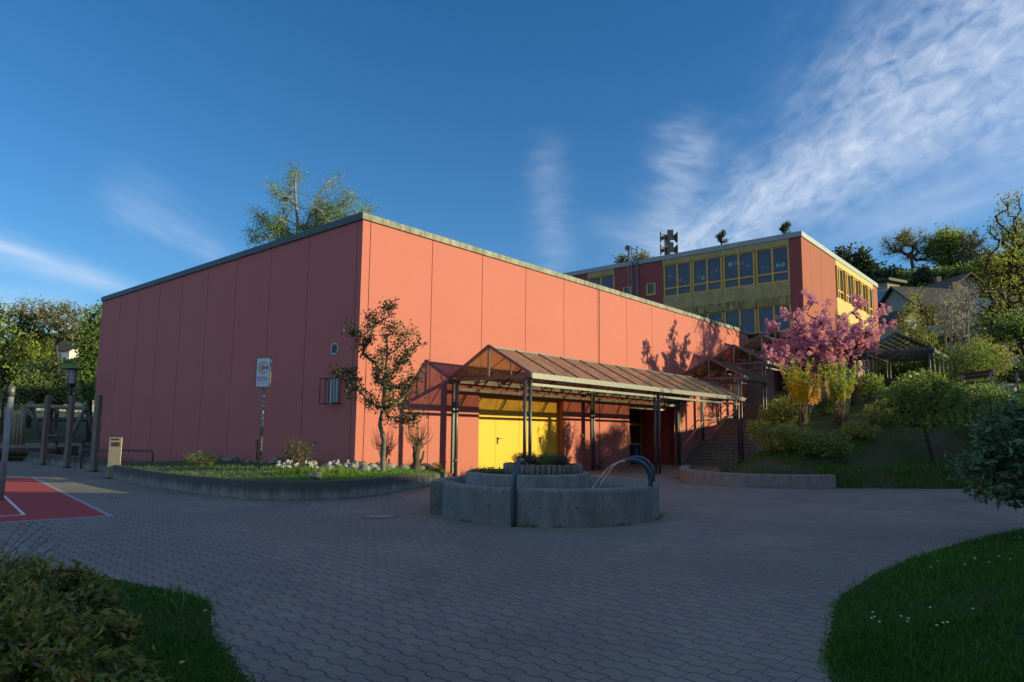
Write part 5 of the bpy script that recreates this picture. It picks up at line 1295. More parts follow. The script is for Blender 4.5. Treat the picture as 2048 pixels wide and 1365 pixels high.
# shrubs on the slope -------------------------------------------------------------
def dome(name, label, base, w, h, lmat, L, nt, nl, seed, group='shrubs on the slope', d=None, Wd=.45, spread=None, cat='shrub', r0=.05, lift=0., bumps=4, copyof=None):
    rng = R_(seed); d = d or w
    bl = [((0, 0, h*(.52+lift)), (w*.40, d*.40, h*(.42-lift*.5)))]
    for i in range(bumps):
        a = rng.uniform(0, 6.28); bl.append(((w*.24*math.cos(a), d*.24*math.sin(a), h*rng.uniform(.4+lift, .7)), (w*.26, d*.26, h*.28)))
    return plant(name, label, cat, base, [(0, 0, -.1), (0, 0, h*.12), (.02, 0, h*(.25+lift))], bl, nt, nl, spread or w*.06, L, Wd, lmat, BK_BROWN, r0, .006, rng, group, .2, .3, shell=.7, leafname='foliage', trunkname='stem')
def M_(px, py): return march(px, py)
def slope_plants():
    P1, _ = M_(1545, 908); dome('box_shrub', 'clipped rounded box shrub at the front left of the slope beside the stairs', P1, 1.7, 1.15, LF_BOX, .075, 150, 30, 101)
    P1, _ = M_(1592, 898); dome('box_shrub', 'smaller clipped box shrub just right of the front one', P1+np.array([.2, .1, 0]), 1.2, .95, LF_BOX, .07, 90, 22, 102)
    P1, _ = M_(1655, 922); dome('laurel_shrub', 'broad leaved low laurel shrub on bare soil in the middle of the slope', P1, 1.75, .98, LF_TREEB, .13, 95, 16, 103, Wd=.35)
    P1, _ = M_(1720, 884); dome('box_shrub', 'flat round box shrub in the centre of the slope', P1, 1.25, .72, LF_BOX, .06, 90, 24, 104)
    P1, _ = M_(1768, 852); dome('box_shrub', 'olive green shrub behind the flat round one', P1, 1.6, 1.0, LF_BOX, .07, 90, 22, 105)
    P1 = tb(17.4, -7.3); dome('laurel_shrub', 'dense green shrub hiding the open handrail by the stairs', P1, 2.1, 1.5, LF_BOX, .10, 150, 20, 106)
    P1 = tb(13.2, -7.3); dome('euonymus_bush', 'dark green bush leaning over the stairs above the small twig bush', tb(19.6, -6.9), 1.8, 1.6, LF_GREEN, .09, 110, 20, 107)
    fan_shrub('twig_bush', 'sparse twiggy little bush with first leaves at the foot of the stairs', 'bush', tb(13.4, -6.35), 42, 1.25, .8, BK_TWIG, LF_OLIVE, .06, 9, .007, 108, 'shrubs on the slope', .15, .6, .8)
    # forsythias
    for px, py, h, w, lab, sd, full in ((1608, 848, 2.75, 1.5, 'bright yellow flowering forsythia nearest the stairs', 111, 1.0), (1682, 842, 2.5, 1.25, 'leggy forsythia with few yellow flowers and green tips', 112, .10)):
        b, t = M_(px, py); rng = R_(sd); o = empty('forsythia', b, lab, 'shrub', 'forsythias on the slope'); m = MB(); Cf = []; Cg = []
        for i in range(34):
            a = rng.uniform(0, 6.28); r = w*.62*math.sqrt(rng.random()); hh = h*rng.uniform(.6, 1.0); st = np.array([rng.uniform(-.12, .12), rng.uniform(-.12, .12), -.05]); k1 = np.array([st[0]*1.8+.2*r*math.cos(a), st[1]*1.8+.2*r*math.sin(a), hh*.38]); en = np.array([r*math.cos(a), r*math.sin(a), hh]); pts = [st, k1, k1*.45+en*.55+rng.normal(size=3)*.05, en]
            m.tube(pts, [.017, .012, .008, .004], 5, caps=False)
            for u in np.linspace(.15, 1, 26):
                p = k1*(1-u)+en*u+rng.normal(size=3)*.045
                fl = u < rng.uniform(.45, .85) and rng.random() < full
                (Cf if fl else Cg).append(p)
        m.build('stems', bark('bark_forsythia', (.33, .25, .17), (.16, .11, .07)) if 'bark_forsythia' not in MATS else MATS['bark_forsythia'], o)
        for nm, Cc, lm, L, rep in (('flowers', Cf, LF_FORS, .08, 8), ('leaves', Cg, LF_FORSG, .085, 3)):
            Cc = np.repeat(np.array(Cc), rep, 0)+rng.normal(size=(len(Cc)*rep, 3))*.035; D = rng.normal(size=Cc.shape)+np.array([0, 0, .5]); Lr = L*rng.uniform(.6, 1.3, len(Cc)); V, Q = leaves_np(Cc, D, Lr, Lr*.5, rng); link_mesh(nm, np_mesh(nm, V, Q, lm, rng.random(len(Cc))), o)
    b, _ = M_(1652, 832); fan_shrub('broom_shrub', 'slim upright dark green broom between the two forsythias', 'shrub', b, 150, 2.0, .6, LF_GREEN, LF_GREEN, .05, 8, .004, 113, 'shrubs on the slope', .25, .25, .9)
    b, _ = M_(1682, 850); fan_shrub('rose_bush', 'brownish low rose bush under the leggy forsythia', 'shrub', b, 40, .8, .4, BK_BROWN, leaf('leaf_rose', [(0, (.06, .03, .02)), (1, (.11, .07, .03))]), .05, 12, .007, 114, 'shrubs on the slope', .2, .6, .8)
    b, _ = M_(1705, 812); fan_shrub('rose_bush', 'thin reddish rose bush in front of the white ground floor windows', 'shrub', b, 26, 1.7, .7, BK_DARK, leaf('leaf_rose_red', [(0, (.09, .03, .02)), (1, (.16, .06, .04))]), .07, 16, .008, 115, 'shrubs on the slope', .2, .6, .8)
    b, _ = M_(1740, 803); dome('spring_bush', 'bright green young bush in front of the pergola columns', b, 1.4, 1.3, LF_SPRING, .10, 80, 18, 116)
    # small round tree
    b, t = M_(1868, 930); k = t/1366; rng = R_(117)
    rel = lambda px, py, dd=0: at(px, py, t+dd)-b
    tr = [(0, 0, -.1), rel(1862, 905), rel(1855, 880), rel(1848, 850), rel(1846, 825)]
    bl = [(rel(1850, 795), (1.15, 1.1, .62)), (rel(1810, 810), (.65, .7, .42)), (rel(1893, 812, .2), (.65, .7, .45)), (rel(1845, 770, -.2), (.75, .7, .42)), (rel(1870, 840, -.3), (.7, .7, .35)), (rel(1905, 838, .3), (.4, .5, .25)), (rel(1820, 840, .2), (.5, .5, .26))]
    plant('rhododendron_tree', 'small round headed evergreen tree on a bent trunk at the foot of the slope', 'tree', b, tr, bl, 190, 20, .10, .15, .34, LF_TREEB, BK_DARK, .075, .007, rng, None, .2, .4, shell=.72)
    # hedges and cover at the right
    b, _ = M_(1950, 842); dome('ground_cover_hedge', 'wide dark green hedge with a sunlit yellow top below the benches', b+np.array([.4, -.2, 0]), 3.6, 1.25, LF_COVER, .10, 260, 20, 118, d=2.2, bumps=8)
    b = tb(16.8, -15.3); dome('ground_cover_hedge', 'dark leafy hedge at the right edge below the concrete block', b, 3.2, 1.35, LF_COVER, .11, 200, 20, 119, d=2.0, bumps=8)
    b = tb(24.2, -13.5); dome('rounded_bush', 'big rounded bush beneath the right end of the pergola', b, 2.6, 2.3, LF_GREEN, .10, 170, 20, 120)
    b = tb(20.5, -12.0); dome('laurel_shrub', 'dark shrub behind the round headed tree', b, 1.9, 1.1, LF_GREEN, .09, 90, 18, 121)
    b = tb(13.7, -15.3); fan_shrub('iris_tuft', 'tuft of long grey green sword leaves beside the big laurel', 'plant', b, 40, .9, .6, LF_COVER, LF_COVER, .35, 3, .004, 122, None, .2, .08, .8)
    # laurel in the right foreground
    rng = R_(130); c = at(2075, 905, 10.8); b = np.array([c[0], c[1], G]); rel = lambda px, py, dd=0: at(px, py, 10.8+dd)-b
    bl = [(rel(2070, 900), (.75, .8, .62)), (rel(2000, 925, .1), (.50, .5, .38)), (rel(1962, 950, .1), (.24, .3, .16)), (rel(2020, 850, .2), (.40, .45, .34)), (rel(2055, 975, -.2), (.55, .5, .22)), (rel(1985, 985, 0), (.34, .3, .14)), (rel(2090, 830, .2), (.5, .5, .35)), (rel(2160, 900, 0), (.8, .8, .75)), (rel(2180, 985, -.2), (.7, .6, .4)), (rel(2250, 930, .2), (.7, .7, .6)), (rel(1928, 935, .1), (.26, .3, .14)), (rel(1975, 880, .2), (.3, .3, .2))]
    lt = plant('cherry_laurel', 'large glossy cherry laurel with pale flower candles cut by the right edge', 'shrub', b, [(0, 0, -.1), (-.05, 0, .25), (-.1, .05, .5), (-.1, 0, .8)], bl, 460, 12, .085, .15, .40, LF_LAUREL, BK_DARK, .06, .006, rng, None, .16, .4, shell=.6)
    Cc = blob_targets(bl, 34, R_(131), .9); mC = []; mD = []
    for p in Cc:
        d = np.array([-.5, -.2, 1.0])+rng.normal(size=3)*.3; d /= np.linalg.norm(d)
        for q in np.linspace(0, .13, 16): mC.append(p+d*q+rng.normal(size=3)*.011); mD.append(rng.normal(size=3))
    V, Q = leaves_np(np.array(mC), np.array(mD), .022, .018, rng); link_mesh('flower_candles', np_mesh('flower_candles', V, Q, leaf('laurel_flower', [(0, (.20, .26, .17)), (1, (.42, .44, .33))]), rng.random(len(mC))), lt)
slope_plants()

# the cherry
def cherry():
    rng = R_(140); t = 37.0; b = at(1655, 805, t); b[2] = tz(b[0], b[1])-.05; rel = lambda px, py, dd=0: at(px, py, t+dd)-b
    tr = [(0, 0, -.1), rel(1650, 790), rel(1645, 770), rel(1648, 745), rel(1650, 725)]
    ax = [((1648, 735), (1540, 655), 15, .9), ((1648, 735), (1560, 690), 15, .9), ((1648, 730), (1600, 640), 15, .8), ((1650, 725), (1617, 590), 15, .7), ((1650, 725), (1640, 640), 16, .9), ((1650, 725), (1655, 610), 14, .8), ((1655, 725), (1690, 640), 16, .9), ((1655, 730), (1725, 600), 16, .8), ((1660, 730), (1765, 625), 14, .8), ((1660, 735), (1740, 690), 16, .9), ((1655, 735), (1700, 705), 18, 1.0), ((1645, 740), (1600, 705), 16, 1.0), ((1650, 740), (1640, 690), 20, 1.0), ((1655, 735), (1680, 680), 20, 1.0), ((1660, 720), (1720, 655), 18, .9), ((1640, 720), (1570, 625), 12, .7), ((1640, 740), (1535, 705), 12, .7), ((1650, 730), (1780, 650), 10, .5), ((1655, 720), (1745, 660), 16, .8), ((1640, 715), (1590, 670), 18, .9)]
    T = []
    for (a, e, n, w) in ax:
        dd = rng.uniform(-2.2, 2.2); A = rel(*a); E_ = rel(*e, dd)
        for k in range(n):
            u = 1-(1-.30)*rng.random()**1.2; T.append(A*(1-u)+E_*u+rng.normal(size=3)*.26*w+np.array([0, 0, -.1*math.sin(3*u)]))
        T.append(E_)
    T = np.array(T)
    o = empty('cherry_tree', b, 'ornamental cherry tree covered in pink blossom in front of the school corner', 'tree')
    s = grow([np.array(p, float) for p in tr], T, rng, .25, .5, .05, 3); tw = twigs(s, rng, 640, .42, 6, .8, 4); r = skel_radii(s, .15, .008, .5); V, Q = skel_mesh(s, r, 6); link_mesh('trunk', np_mesh('trunk', V, Q, BK_DARK, smooth=True), o)
    P = np.array(s.p); cl = P[tw]; cl = cl[rng.random(len(cl)) < .95]; cl = cl+rng.normal(size=cl.shape)*.05
    n = 16; ids = np.repeat(np.arange(len(cl)), n); d = rng.normal(size=(len(ids), 3)); d /= np.linalg.norm(d, axis=1, keepdims=True); C = cl[ids]+d*(.04+.065*rng.random(len(ids)))[:, None]
    D = np.cross(d, rng.normal(size=d.shape))+d*.3; Lr = rng.uniform(.06, .10, len(C)); V, Q = leaves_np(C, D, Lr, Lr*.85, rng, .15)
    link_mesh('blossom', np_mesh('blossom', V, Q, LF_CHERRY, np.clip(rng.normal(.5, .24, len(C))+np.repeat(rng.normal(0, .12, len(cl)), n), 0, 1)), o)
cherry()
# ------------------------------------------------------------------ trees of the background
def bigtree(name, label, px0, py0, t, trunk_px, blobs_px, lmat, bmat, nt, nl, L, seed, spread=.35, r0=.3, rtip=.03, group=None, step=.8, shell=.5, upw=.7, droop=0, Wd=.6, minpar=1, z=None, along=0, cat='tree', jit=.06, **kw):
    b = at(px0, py0, t); b[2] = z if z is not None else tz(b[0], b[1])-.1; k = t/1366
    rel = lambda px, py, dd=0: at(px, py, t+dd)-b
    tr = [np.array((0, 0, -.2))]+[rel(*p) for p in trunk_px]
    bl = [(rel(x, y, dd), (rx*k, rx*k*.9, ry*k)) for x, y, dd, rx, ry in blobs_px]
    return plant(name, label, cat, b, tr, bl, nt, nl, spread, L, Wd, lmat, bmat, r0, rtip, R_(seed), group, step, upw, .2, droop, jit, minpar, shell, along, **kw)
LG = 'trees behind the playground'; RG = 'trees on the wooded hillside'
LF_CONIF = leaf('leaf_conifer', [(0, (.022, .042, .008)), (.6, (.055, .075, .012)), (1, (.12, .125, .018))], .7, .25)
def left_trees():
    bigtree('broadleaf_tree', 'leafy tree in spring green at the left edge behind the climbing poles', 10, 850, 52, [(12, 800), (10, 760), (14, 720), (20, 690)], [(10, 700, 0, 55, 50), (40, 735, 1, 60, 50), (-20, 640, 0, 50, 40), (0, 740, -2, 60, 45), (70, 770, 0, 45, 28)], LF_SPRING, BK_DARK, 240, 16, .22, 201, .42, .28, .03, LG)
    bigtree('conifer_tree', 'dense cone shaped yellow green evergreen behind the playground', 58, 850, 60, [(58, 800), (58, 740), (58, 690), (58, 650)], [(58, 655, 0, 22, 26), (58, 685, 0, 34, 35), (58, 730, 0, 42, 40), (56, 775, 0, 44, 34)], LF_CONIF, BK_DARK, 420, 34, .19, 202, .32, .25, .03, LG, shell=.8)
    bigtree('broadleaf_tree', 'tall thin tree with small new leaves between the evergreen and the hall', 112, 845, 58, [(116, 800), (118, 760), (116, 720), (112, 690)], [(105, 630, 0, 40, 26), (140, 635, 1, 34, 28), (60, 622, 2, 36, 22), (165, 655, -1, 22, 30), (20, 635, 2, 36, 26), (120, 660, 0, 36, 18)], LF_OLIVE, BK_BROWN, 300, 9, .17, 203, .34, .2, .018, LG, along=200)
    bigtree('broadleaf_tree', 'dark green full tree touching the hall corner at the left', 182, 840, 50, [(180, 800), (178, 760), (180, 720)], [(188, 735, 0, 26, 55), (192, 680, 0, 24, 45), (180, 770, -1, 22, 28), (200, 640, 0, 20, 26)], LF_GREEN, BK_DARK, 230, 20, .2, 204, .34, .22, .025, LG)
    bigtree('broadleaf_tree', 'low spreading tree with a short forked trunk behind the swing', 96, 862, 49, [(97, 845), (100, 830), (106, 812)], [(85, 775, 0, 45, 26), (125, 795, 0, 40, 16), (50, 790, -1, 40, 20), (80, 750, 1, 34, 20)], LF_GREEN, BK_BROWN, 220, 14, .2, 205, .4, .34, .03, LG)
    bigtree('hill_tree', 'hazy green tree crown on the far hill left of the white hill house', 88, 750, 230, [(88, 730)], [(84, 715, 0, 20, 18), (60, 725, 0, 20, 16), (110, 735, -5, 16, 10)], LF_GREEN, BK_DARK, 70, 24, .9, 206, 1.2, .4, .1, 'trees on the far left hill')
    bigtree('hill_tree', 'dark tree crown on the far hill right of the white hill house', 178, 740, 230, [(178, 700)], [(176, 680, 0, 16, 26), (165, 735, 0, 22, 12), (190, 715, 0, 16, 20)], LF_PINE, BK_DARK, 70, 26, .9, 207, 1.2, .4, .1, 'trees on the far left hill')
    # birch behind the hall
    b = at(600, 700, 60); b[2] = tz(b[0], b[1])
    BB = []
    for sx, sy, ex_, ey, rr in ((594, 470, 592, 338, 15), (594, 480, 515, 425, 15), (594, 460, 556, 372, 15), (596, 440, 664, 352, 13), (600, 470, 700, 385, 17), (602, 490, 735, 408, 14), (598, 470, 645, 405, 18), (592, 500, 508, 462, 14), (596, 480, 680, 430, 18), (592, 490, 560, 440, 18), (597, 500, 620, 450, 20)):
        for u in (.5, .7, .87, 1.0): BB.append((sx+(ex_-sx)*u, sy+(ey-sy)*u+6, math.sin(ex_*3.1+u*9)*1.6, rr*(.7+.4*u), rr*(.8+.2*u)))
    bigtree('birch_tree', 'tall weeping birch with thin new leaves rising behind the hall roof', 604, 800, 60, [(603, 650), (598, 560), (594, 500), (596, 450), (592, 410), (590, 370), (592, 345)], BB, LF_BIRCH, BK_WHITE, 330, 22, .15, 208, .40, .24, .013, None, .6, .35, .7, .9, .42, 2, z=1.0, along=500, twl=1.6, twup=-1.0)
    # small growths on the hall roof edge line: distant tree tops
left_trees()
def right_trees():
    bigtree('spreading_tree', 'wide bare spreading tree with a thick dark trunk on the ridge', 1828, 552, 128, [(1826, 535), (1822, 515), (1826, 500)], [(1825, 478, 0, 34, 14), (1795, 490, 0, 34, 14), (1860, 490, 2, 24, 20), (1775, 500, 0, 16, 10), (1840, 510, 3, 34, 16)], LF_OLIVE, BK_BROWN, 200, 16, .22, 220, .55, .42, .028, RG, 1.6, .6, .6, along=260, jit=.09, twl=1.6)
    bigtree('beech_tree', 'tall beech with bright fresh green leaves on the ridge', 1898, 556, 128, [(1897, 530), (1898, 505), (1900, 485)], [(1900, 480, 0, 30, 18), (1885, 500, 0, 26, 26), (1920, 500, 0, 28, 28), (1905, 530, 0, 30, 20)], LF_SPRING, BK_DARK, 260, 22, .38, 221, .9, .45, .05, RG, 1.6)
    bigtree('bare_tree', 'pale leafless tree right of the bright green beech', 1948, 552, 124, [(1948, 530), (1947, 500), (1946, 480)], [(1945, 480, 0, 24, 18), (1935, 505, 0, 20, 24), (1962, 500, 0, 24, 26), (1950, 530, 0, 30, 20)], LF_PALE, BK_TWIG, 260, 5, .24, 222, .6, .35, .04, RG, 1.4, along=120)
    bigtree('cypress_tree', 'slim dark cypress in front of the ridge trees', 1846, 590, 112, [(1846, 570), (1846, 550)], [(1846, 560, 0, 9, 18), (1846, 578, 0, 10, 14), (1846, 546, 0, 6, 10)], LF_PINE, BK_DARK, 120, 26, .45, 223, .5, .25, .05, RG, 1.0, .8)
    for i, (px, top, w, base, lab) in enumerate(((1688, 500, 22, 590, 'broad dark pine just above the school roof end'), (1722, 497, 17, 592, 'pointed dark fir right of the broad pine'), (1750, 535, 24, 595, 'low dark conifer group left of the spreading tree'))):
        bl = [(px, top+10, 0, w*.4, 10), (px-w*.2, top+25, 0, w*.7, 13), (px+w*.2, top+42, 0, w*.85, 14), (px, top+60, 0, w, 15)]
        bigtree('pine_tree', lab, px, base, 122, [(px, base-30), (px, top+30), (px, top+5)], bl, LF_PINE, BK_DARK, 130, 24, .6, 230+i, .75, .4, .06, RG, 1.2, .6)
    for i, (px, top, w, t, lab) in enumerate(((1443, 461, 12, 150, 'lone pine crown peeking over the middle of the school roof'), (1571, 444, 12, 150, 'lone pine crown peeking over the right end of the school roof'))):
        bl = [(px+2, top+6, 0, w*.45, 4.5), (px-w*.45, top+17, 0, w*.4, 2.5), (px+w*.5, top+22, 0, w*.4, 2.2), (px-2, top+13, 0, w*.6, 3)]
        bigtree('pine_tree', lab, px, 640, t, [(px+1, 560), (px, top+26), (px, top+8)], bl, LF_PINE, BK_DARK, 36, 20, .3, 240+i, .3, .3, .05, 'pines over the school roof', 1.0, .6, twl=.6)
    bigtree('hill_shrub', 'bare shrub top peeking over the school roof beside the ladder', 1262, 640, 120, [(1262, 560), (1262, 530)], [(1245, 520, 0, 14, 8), (1282, 516, 0, 18, 9)], LF_OLIVE, BK_TWIG, 90, 7, .35, 243, .45, .25, .05, 'pines over the school roof', 1.0, z=20)
    # understory along the ridge, each its own bush
    for i, (px, py, rx, ry, lm, t, lab) in enumerate(((1778, 560, 24, 16, LF_PINE, 118, 'dark bush below the low conifers'), (1812, 570, 24, 16, LF_GREEN, 116, 'green bush at the foot of the spreading tree'), (1880, 566, 22, 16, LF_GREEN, 118, 'green bush between the cypress and the beech'), (1930, 560, 26, 20, LF_OLIVE, 116, 'olive bush under the bright beech'), (1985, 545, 30, 30, LF_SPRING, 110, 'yellow green bush mass at the right of the bare tree'), (2040, 540, 40, 40, LF_GREEN, 112, 'dark green tree mass behind the maple'), (1765, 590, 14, 10, LF_GREEN, 95, 'hedge below the flat roofed house'), (1735, 555, 22, 18, LF_OLIVE, 130, 'brownish bush at the end of the school roof'), (2075, 500, 50, 60, LF_GREEN, 125, 'tall green tree at the far right edge of the ridge'))):
        bigtree('hill_bush', lab, px, py+ry+8, t, [(px, py+ry*.6)], [(px, py, 0, rx, ry), (px-rx*.5, py+ry*.3, 1, rx*.6, ry*.7), (px+rx*.5, py+ry*.2, -1, rx*.6, ry*.8)], lm, BK_DARK, 110, 22, .55, 250+i, .8, .3, .06, 'bushes below the ridge', 1.4, cat='bush')
    # birch clump
    for i, (px, pt, lean, t, lab) in enumerate(((1893, 590, -3, 52, 'slender white birch trunk, left one of the bare clump'), (1903, 575, 0, 50, 'slender white birch trunk, second of the bare clump'), (1908, 600, 6, 51, 'thin leaning birch, third of the bare clump'), (1940, 560, -6, 48, 'tallest pale birch with a bare twiggy crown at the right of the clump'), (1966, 640, -2, 50, 'thin pale birch stem beside the tallest one'))):
        bigtree('birch_tree', lab, px, 735, t, [(px+lean*.3-1, 710), (px+lean*.5, 680), (px+lean*.8, 650), (px+lean, 625), (px+lean, pt+15)], [(px+lean, pt+22, 0, 22, 24), (px+lean-8, pt+48, .4, 24, 26), (px+lean+9, pt+60, -.4, 22, 30)], LF_PALE, BK_WHITE, 120, 3, .09, 270+i, .2, .09, .010, 'birches behind the bench', .5, .4, .5, along=60, minpar=3)
    bigtree('young_tree', 'loose olive green young tree in front of the hillside house gable', 1822, 740, 58, [(1822, 700), (1824, 670), (1822, 645)], [(1822, 640, 0, 22, 26), (1808, 672, 0, 20, 20), (1838, 680, 0, 20, 22), (1826, 605, 0, 10, 20)], LF_OLIVE, BK_BROWN, 170, 13, .15, 284, .24, .09, .012, None, .5, .5)
    bigtree('young_tree', 'young yellow green tree left of the birch clump', 1862, 745, 50, [(1860, 715), (1858, 690), (1856, 660), (1852, 630)], [(1858, 640, 0, 18, 24), (1850, 672, 0, 24, 20), (1862, 705, 0, 34, 22), (1845, 600, 0, 9, 26), (1880, 720, 0, 22, 16)], LF_MAPLE, BK_BROWN, 190, 16, .13, 280, .22, .08, .012, None, .5, .5)
    bigtree('spring_bush', 'loose yellow green bush rising right behind the left park bench', 1965, 775, 33, [(1962, 760), (1958, 740)], [(1965, 712, 0, 42, 28), (1940, 730, 0, 26, 18), (1995, 725, 0, 30, 24), (1960, 690, .4, 22, 14)], LF_OLIVE, BK_TWIG, 190, 17, .11, 281, .16, .07, .010, None, .35, .5, cat='bush', minpar=0)
    bigtree('dark_bush', 'dark green bush in the shade behind the pergola', 1810, 770, 50, [(1810, 750)], [(1800, 735, 0, 40, 22), (1835, 725, 1, 34, 24), (1770, 745, 0, 20, 16)], LF_GREEN, BK_DARK, 150, 22, .18, 282, .28, .12, .02, None, .6, .6, cat='bush')
    bigtree('dark_bush', 'dark green bush in front of the low white house', 2030, 770, 36, [(2030, 760)], [(2025, 752, 0, 30, 14), (2055, 745, 0, 30, 18)], LF_GREEN, BK_DARK, 120, 20, .11, 283, .16, .08, .015, None, .4, .6, cat='bush')
    # maple at the right edge
    bigtree('maple_tree', 'big maple with loose yellow green leaves and a dark leaning trunk at the right edge', 2062, 770, 40, [(2052, 735), (2036, 705), (2020, 680), (2012, 650), (2016, 610), (2022, 560), (2026, 500), (2028, 440)], [(2022, 410, 0, 26, 26), (2012, 460, 0, 36, 34), (2040, 470, 1, 34, 40), (2005, 530, 0, 44, 36), (2045, 560, 0, 46, 44), (1998, 590, -1, 46, 36), (1985, 640, 1, 46, 30), (2035, 640, 0, 50, 36), (2010, 690, -1, 40, 24), (2075, 620, 0, 40, 60), (1975, 545, 0, 18, 14)], LF_MAPLE, BK_DARK, 460, 13, .135, 290, .26, .17, .016, None, .5, .5, .6, minpar=2, along=150)
    bigtree('dark_spreading_tree', 'dark limbed spreading tree in front of the maple, shading the benches', 2078, 790, 36, [(2068, 740), (2052, 715), (2040, 690), (2030, 660), (2022, 640)], [(1985, 665, 0, 34, 18), (2020, 650, 0, 40, 20), (2055, 665, 0, 34, 26), (1965, 690, .5, 20, 12)], LF_GREEN, BK_DARK, 190, 15, .14, 291, .2, .13, .014, None, .5, .5)
right_trees()

# ------------------------------------------------------------------ lawns and foreground
def inside(poly, x, y):
    c = np.zeros(len(x), bool); j = len(poly)-1
    for i in range(len(poly)):
        xi, yi = poly[i]; xj, yj = poly[j]; k = ((yi > y) != (yj > y)) & (x < (xj-xi)*(y-yi)/((yj-yi) or 1e-9)+xi); c ^= k; j = i
    return c
def edge_dist(poly, x, y):
    d = np.full(len(x), 1e9)
    for i in range(len(poly)):
        a = np.array(poly[i]); b = np.array(poly[(i+1) % len(poly)]); ab = b-a; t = np.clip(((x-a[0])*ab[0]+(y-a[1])*ab[1])/(ab@ab), 0, 1); d = np.minimum(d, np.hypot(x-a[0]-t*ab[0], y-a[1]-t*ab[1]))
    return d
def round_poly(P, n=6):
    q = smooth_poly([P[-1]]+list(P)+[P[0], P[1]], n); return [tuple(p) for p in q[n:-n-1]]
def lawn(name, poly, hmax, wid, nblade, L, seed, label, zbase=G, near=None, tint0=.4):
    rng = R_(seed); xs = [p[0] for p in poly]; ys = [p[1] for p in poly]
    hf = lambda x, y: zbase+.012+hmax*smst(0, wid, edge_dist(poly, x, y))+.02*np.sin(x*3.1+y)*np.sin(y*2.7)*smst(0, .6, edge_dist(poly, x, y))
    step = .045
    gx, gy = np.meshgrid(np.arange(min(xs), max(xs), step), np.arange(min(ys), max(ys), step), indexing='ij'); nx, ny = gx.shape
    X = gx.ravel(); Y = gy.ravel(); ins = inside(poly, X, Y); Z = np.where(ins, hf(X, Y), zbase-.03); i, j = np.meshgrid(np.arange(nx-1), np.arange(ny-1), indexing='ij'); a = (i*ny+j).ravel(); Q = np.stack([a, a+ny, a+ny+1, a+1], 1); Q = Q[ins[Q].any(1)]
    o = link_mesh(name, np_mesh(name, np.stack([X, Y, Z], 1), Q, LAWN, smooth=True)); tag(o, kind='structure')
    x = rng.uniform(min(xs), max(xs), nblade*16); y = rng.uniform(min(ys), max(ys), nblade*16)
    if near is not None:
        w = np.clip((near/np.maximum(np.hypot(x-CAM[0], y-CAM[1]), .5))**1.6, 0, 1); k = rng.random(len(x)) < w; x = x[k]; y = y[k]
    k = inside(poly, x, y); x = x[k][:nblade]; y = y[k][:nblade]; z = hf(x, y); n = len(x); x = x+rng.normal(0, .03, n); y = y+rng.normal(0, .03, n)
    tuft = .5+.5*np.sin(x*2.3+1.3*np.sin(y*1.9))*np.sin(y*2.9+x); ed = smst(0, .25, edge_dist(poly, x, y))
    Lb = L*rng.uniform(.45, 1.2, n)*(.55+.6*tuft)*(.8+.2*ed); az = rng.uniform(0, 6.28, n); ln = rng.uniform(.15, .9, n)
    dist = np.maximum(np.hypot(x-CAM[0], y-CAM[1]), 2); wdt = .0035+.0007*dist
    d = np.stack([np.cos(az)*ln, np.sin(az)*ln, np.ones(n)], 1); d /= np.linalg.norm(d, axis=1, keepdims=True); s = np.stack([-np.sin(az), np.cos(az), 0*az], 1)
    p = np.stack([x, y, z-.01], 1); m = p+d*Lb[:, None]*.55; tip = p+d*Lb[:, None]+np.stack([np.cos(az), np.sin(az), -.6+0*az], 1)*(Lb*.22*ln)[:, None]
    V = np.stack([p-s*wdt[:, None]*.5, p+s*wdt[:, None]*.5, m+s*wdt[:, None]*.4, tip, m-s*wdt[:, None]*.4], 1).reshape(-1, 3); Q = np.arange(5*n).reshape(n, 5)
    tt = np.clip(rng.normal(tint0, .2, n)+.25*(tuft-.5), 0, 1)
    g = link_mesh('grass', np_mesh('grass', V, Q, LF_GRASS, tt)); tag(g, label, 'grass', kind='stuff'); return hf
LPOLY = [(-10.42, -9.55), (-10.18, -10.4), (-10.07, -11.3), (-10.3, -11.9), (-10.55, -12.45), (-10.7, -13.0), (-10.85, -13.5), (-11.1, -14.3), (-11.9, -15.2), (-15, -15.2), (-16, -9.0), (-12.4, -9.1), (-11.2, -9.2)]
RPOLY = [(-9.6, -17.3), (-8.9, -16.75), (-7.97, -16.34), (-6.83, -16.05), (-5.9, -15.85), (-5.23, -15.8), (-3.6, -15.82), (-2.1, -15.97), (0., -16.25), (2.14, -16.73), (6, -17.6), (12, -18.4), (12, -24), (-9, -24)]
LPOLY = round_poly(LPOLY); RPOLY = round_poly(RPOLY)
hfL = lawn('lawn_mound', LPOLY, .10, .8, 60000, .085, 301, 'patch of short dark green grass with dandelions at the lower left', near=3.2)
hfR = lawn('lawn_mound', RPOLY, .42, 2.6, 150000, .09, 302, 'dark green lawn with scattered daisies at the lower right', near=4.0)
def stuffgrass(name, label, pts, L, seed, mat=LF_GRASS, wd=.02, tint0=.4):
    rng = R_(seed); n = len(pts); az = rng.uniform(0, 6.28, n); ln = rng.uniform(.2, .9, n); d = np.stack([np.cos(az)*ln, np.sin(az)*ln, np.ones(n)], 1); Lb = L*rng.uniform(.5, 1.25, n); C = pts+d*Lb[:, None]*.4; V, Q = leaves_np(C, d, Lb, wd, rng, .05)
    o = link_mesh(name, np_mesh(name, V, Q, mat, np.clip(rng.normal(tint0, .22, n), 0, 1))); tag(o, label, 'grass', kind='stuff')
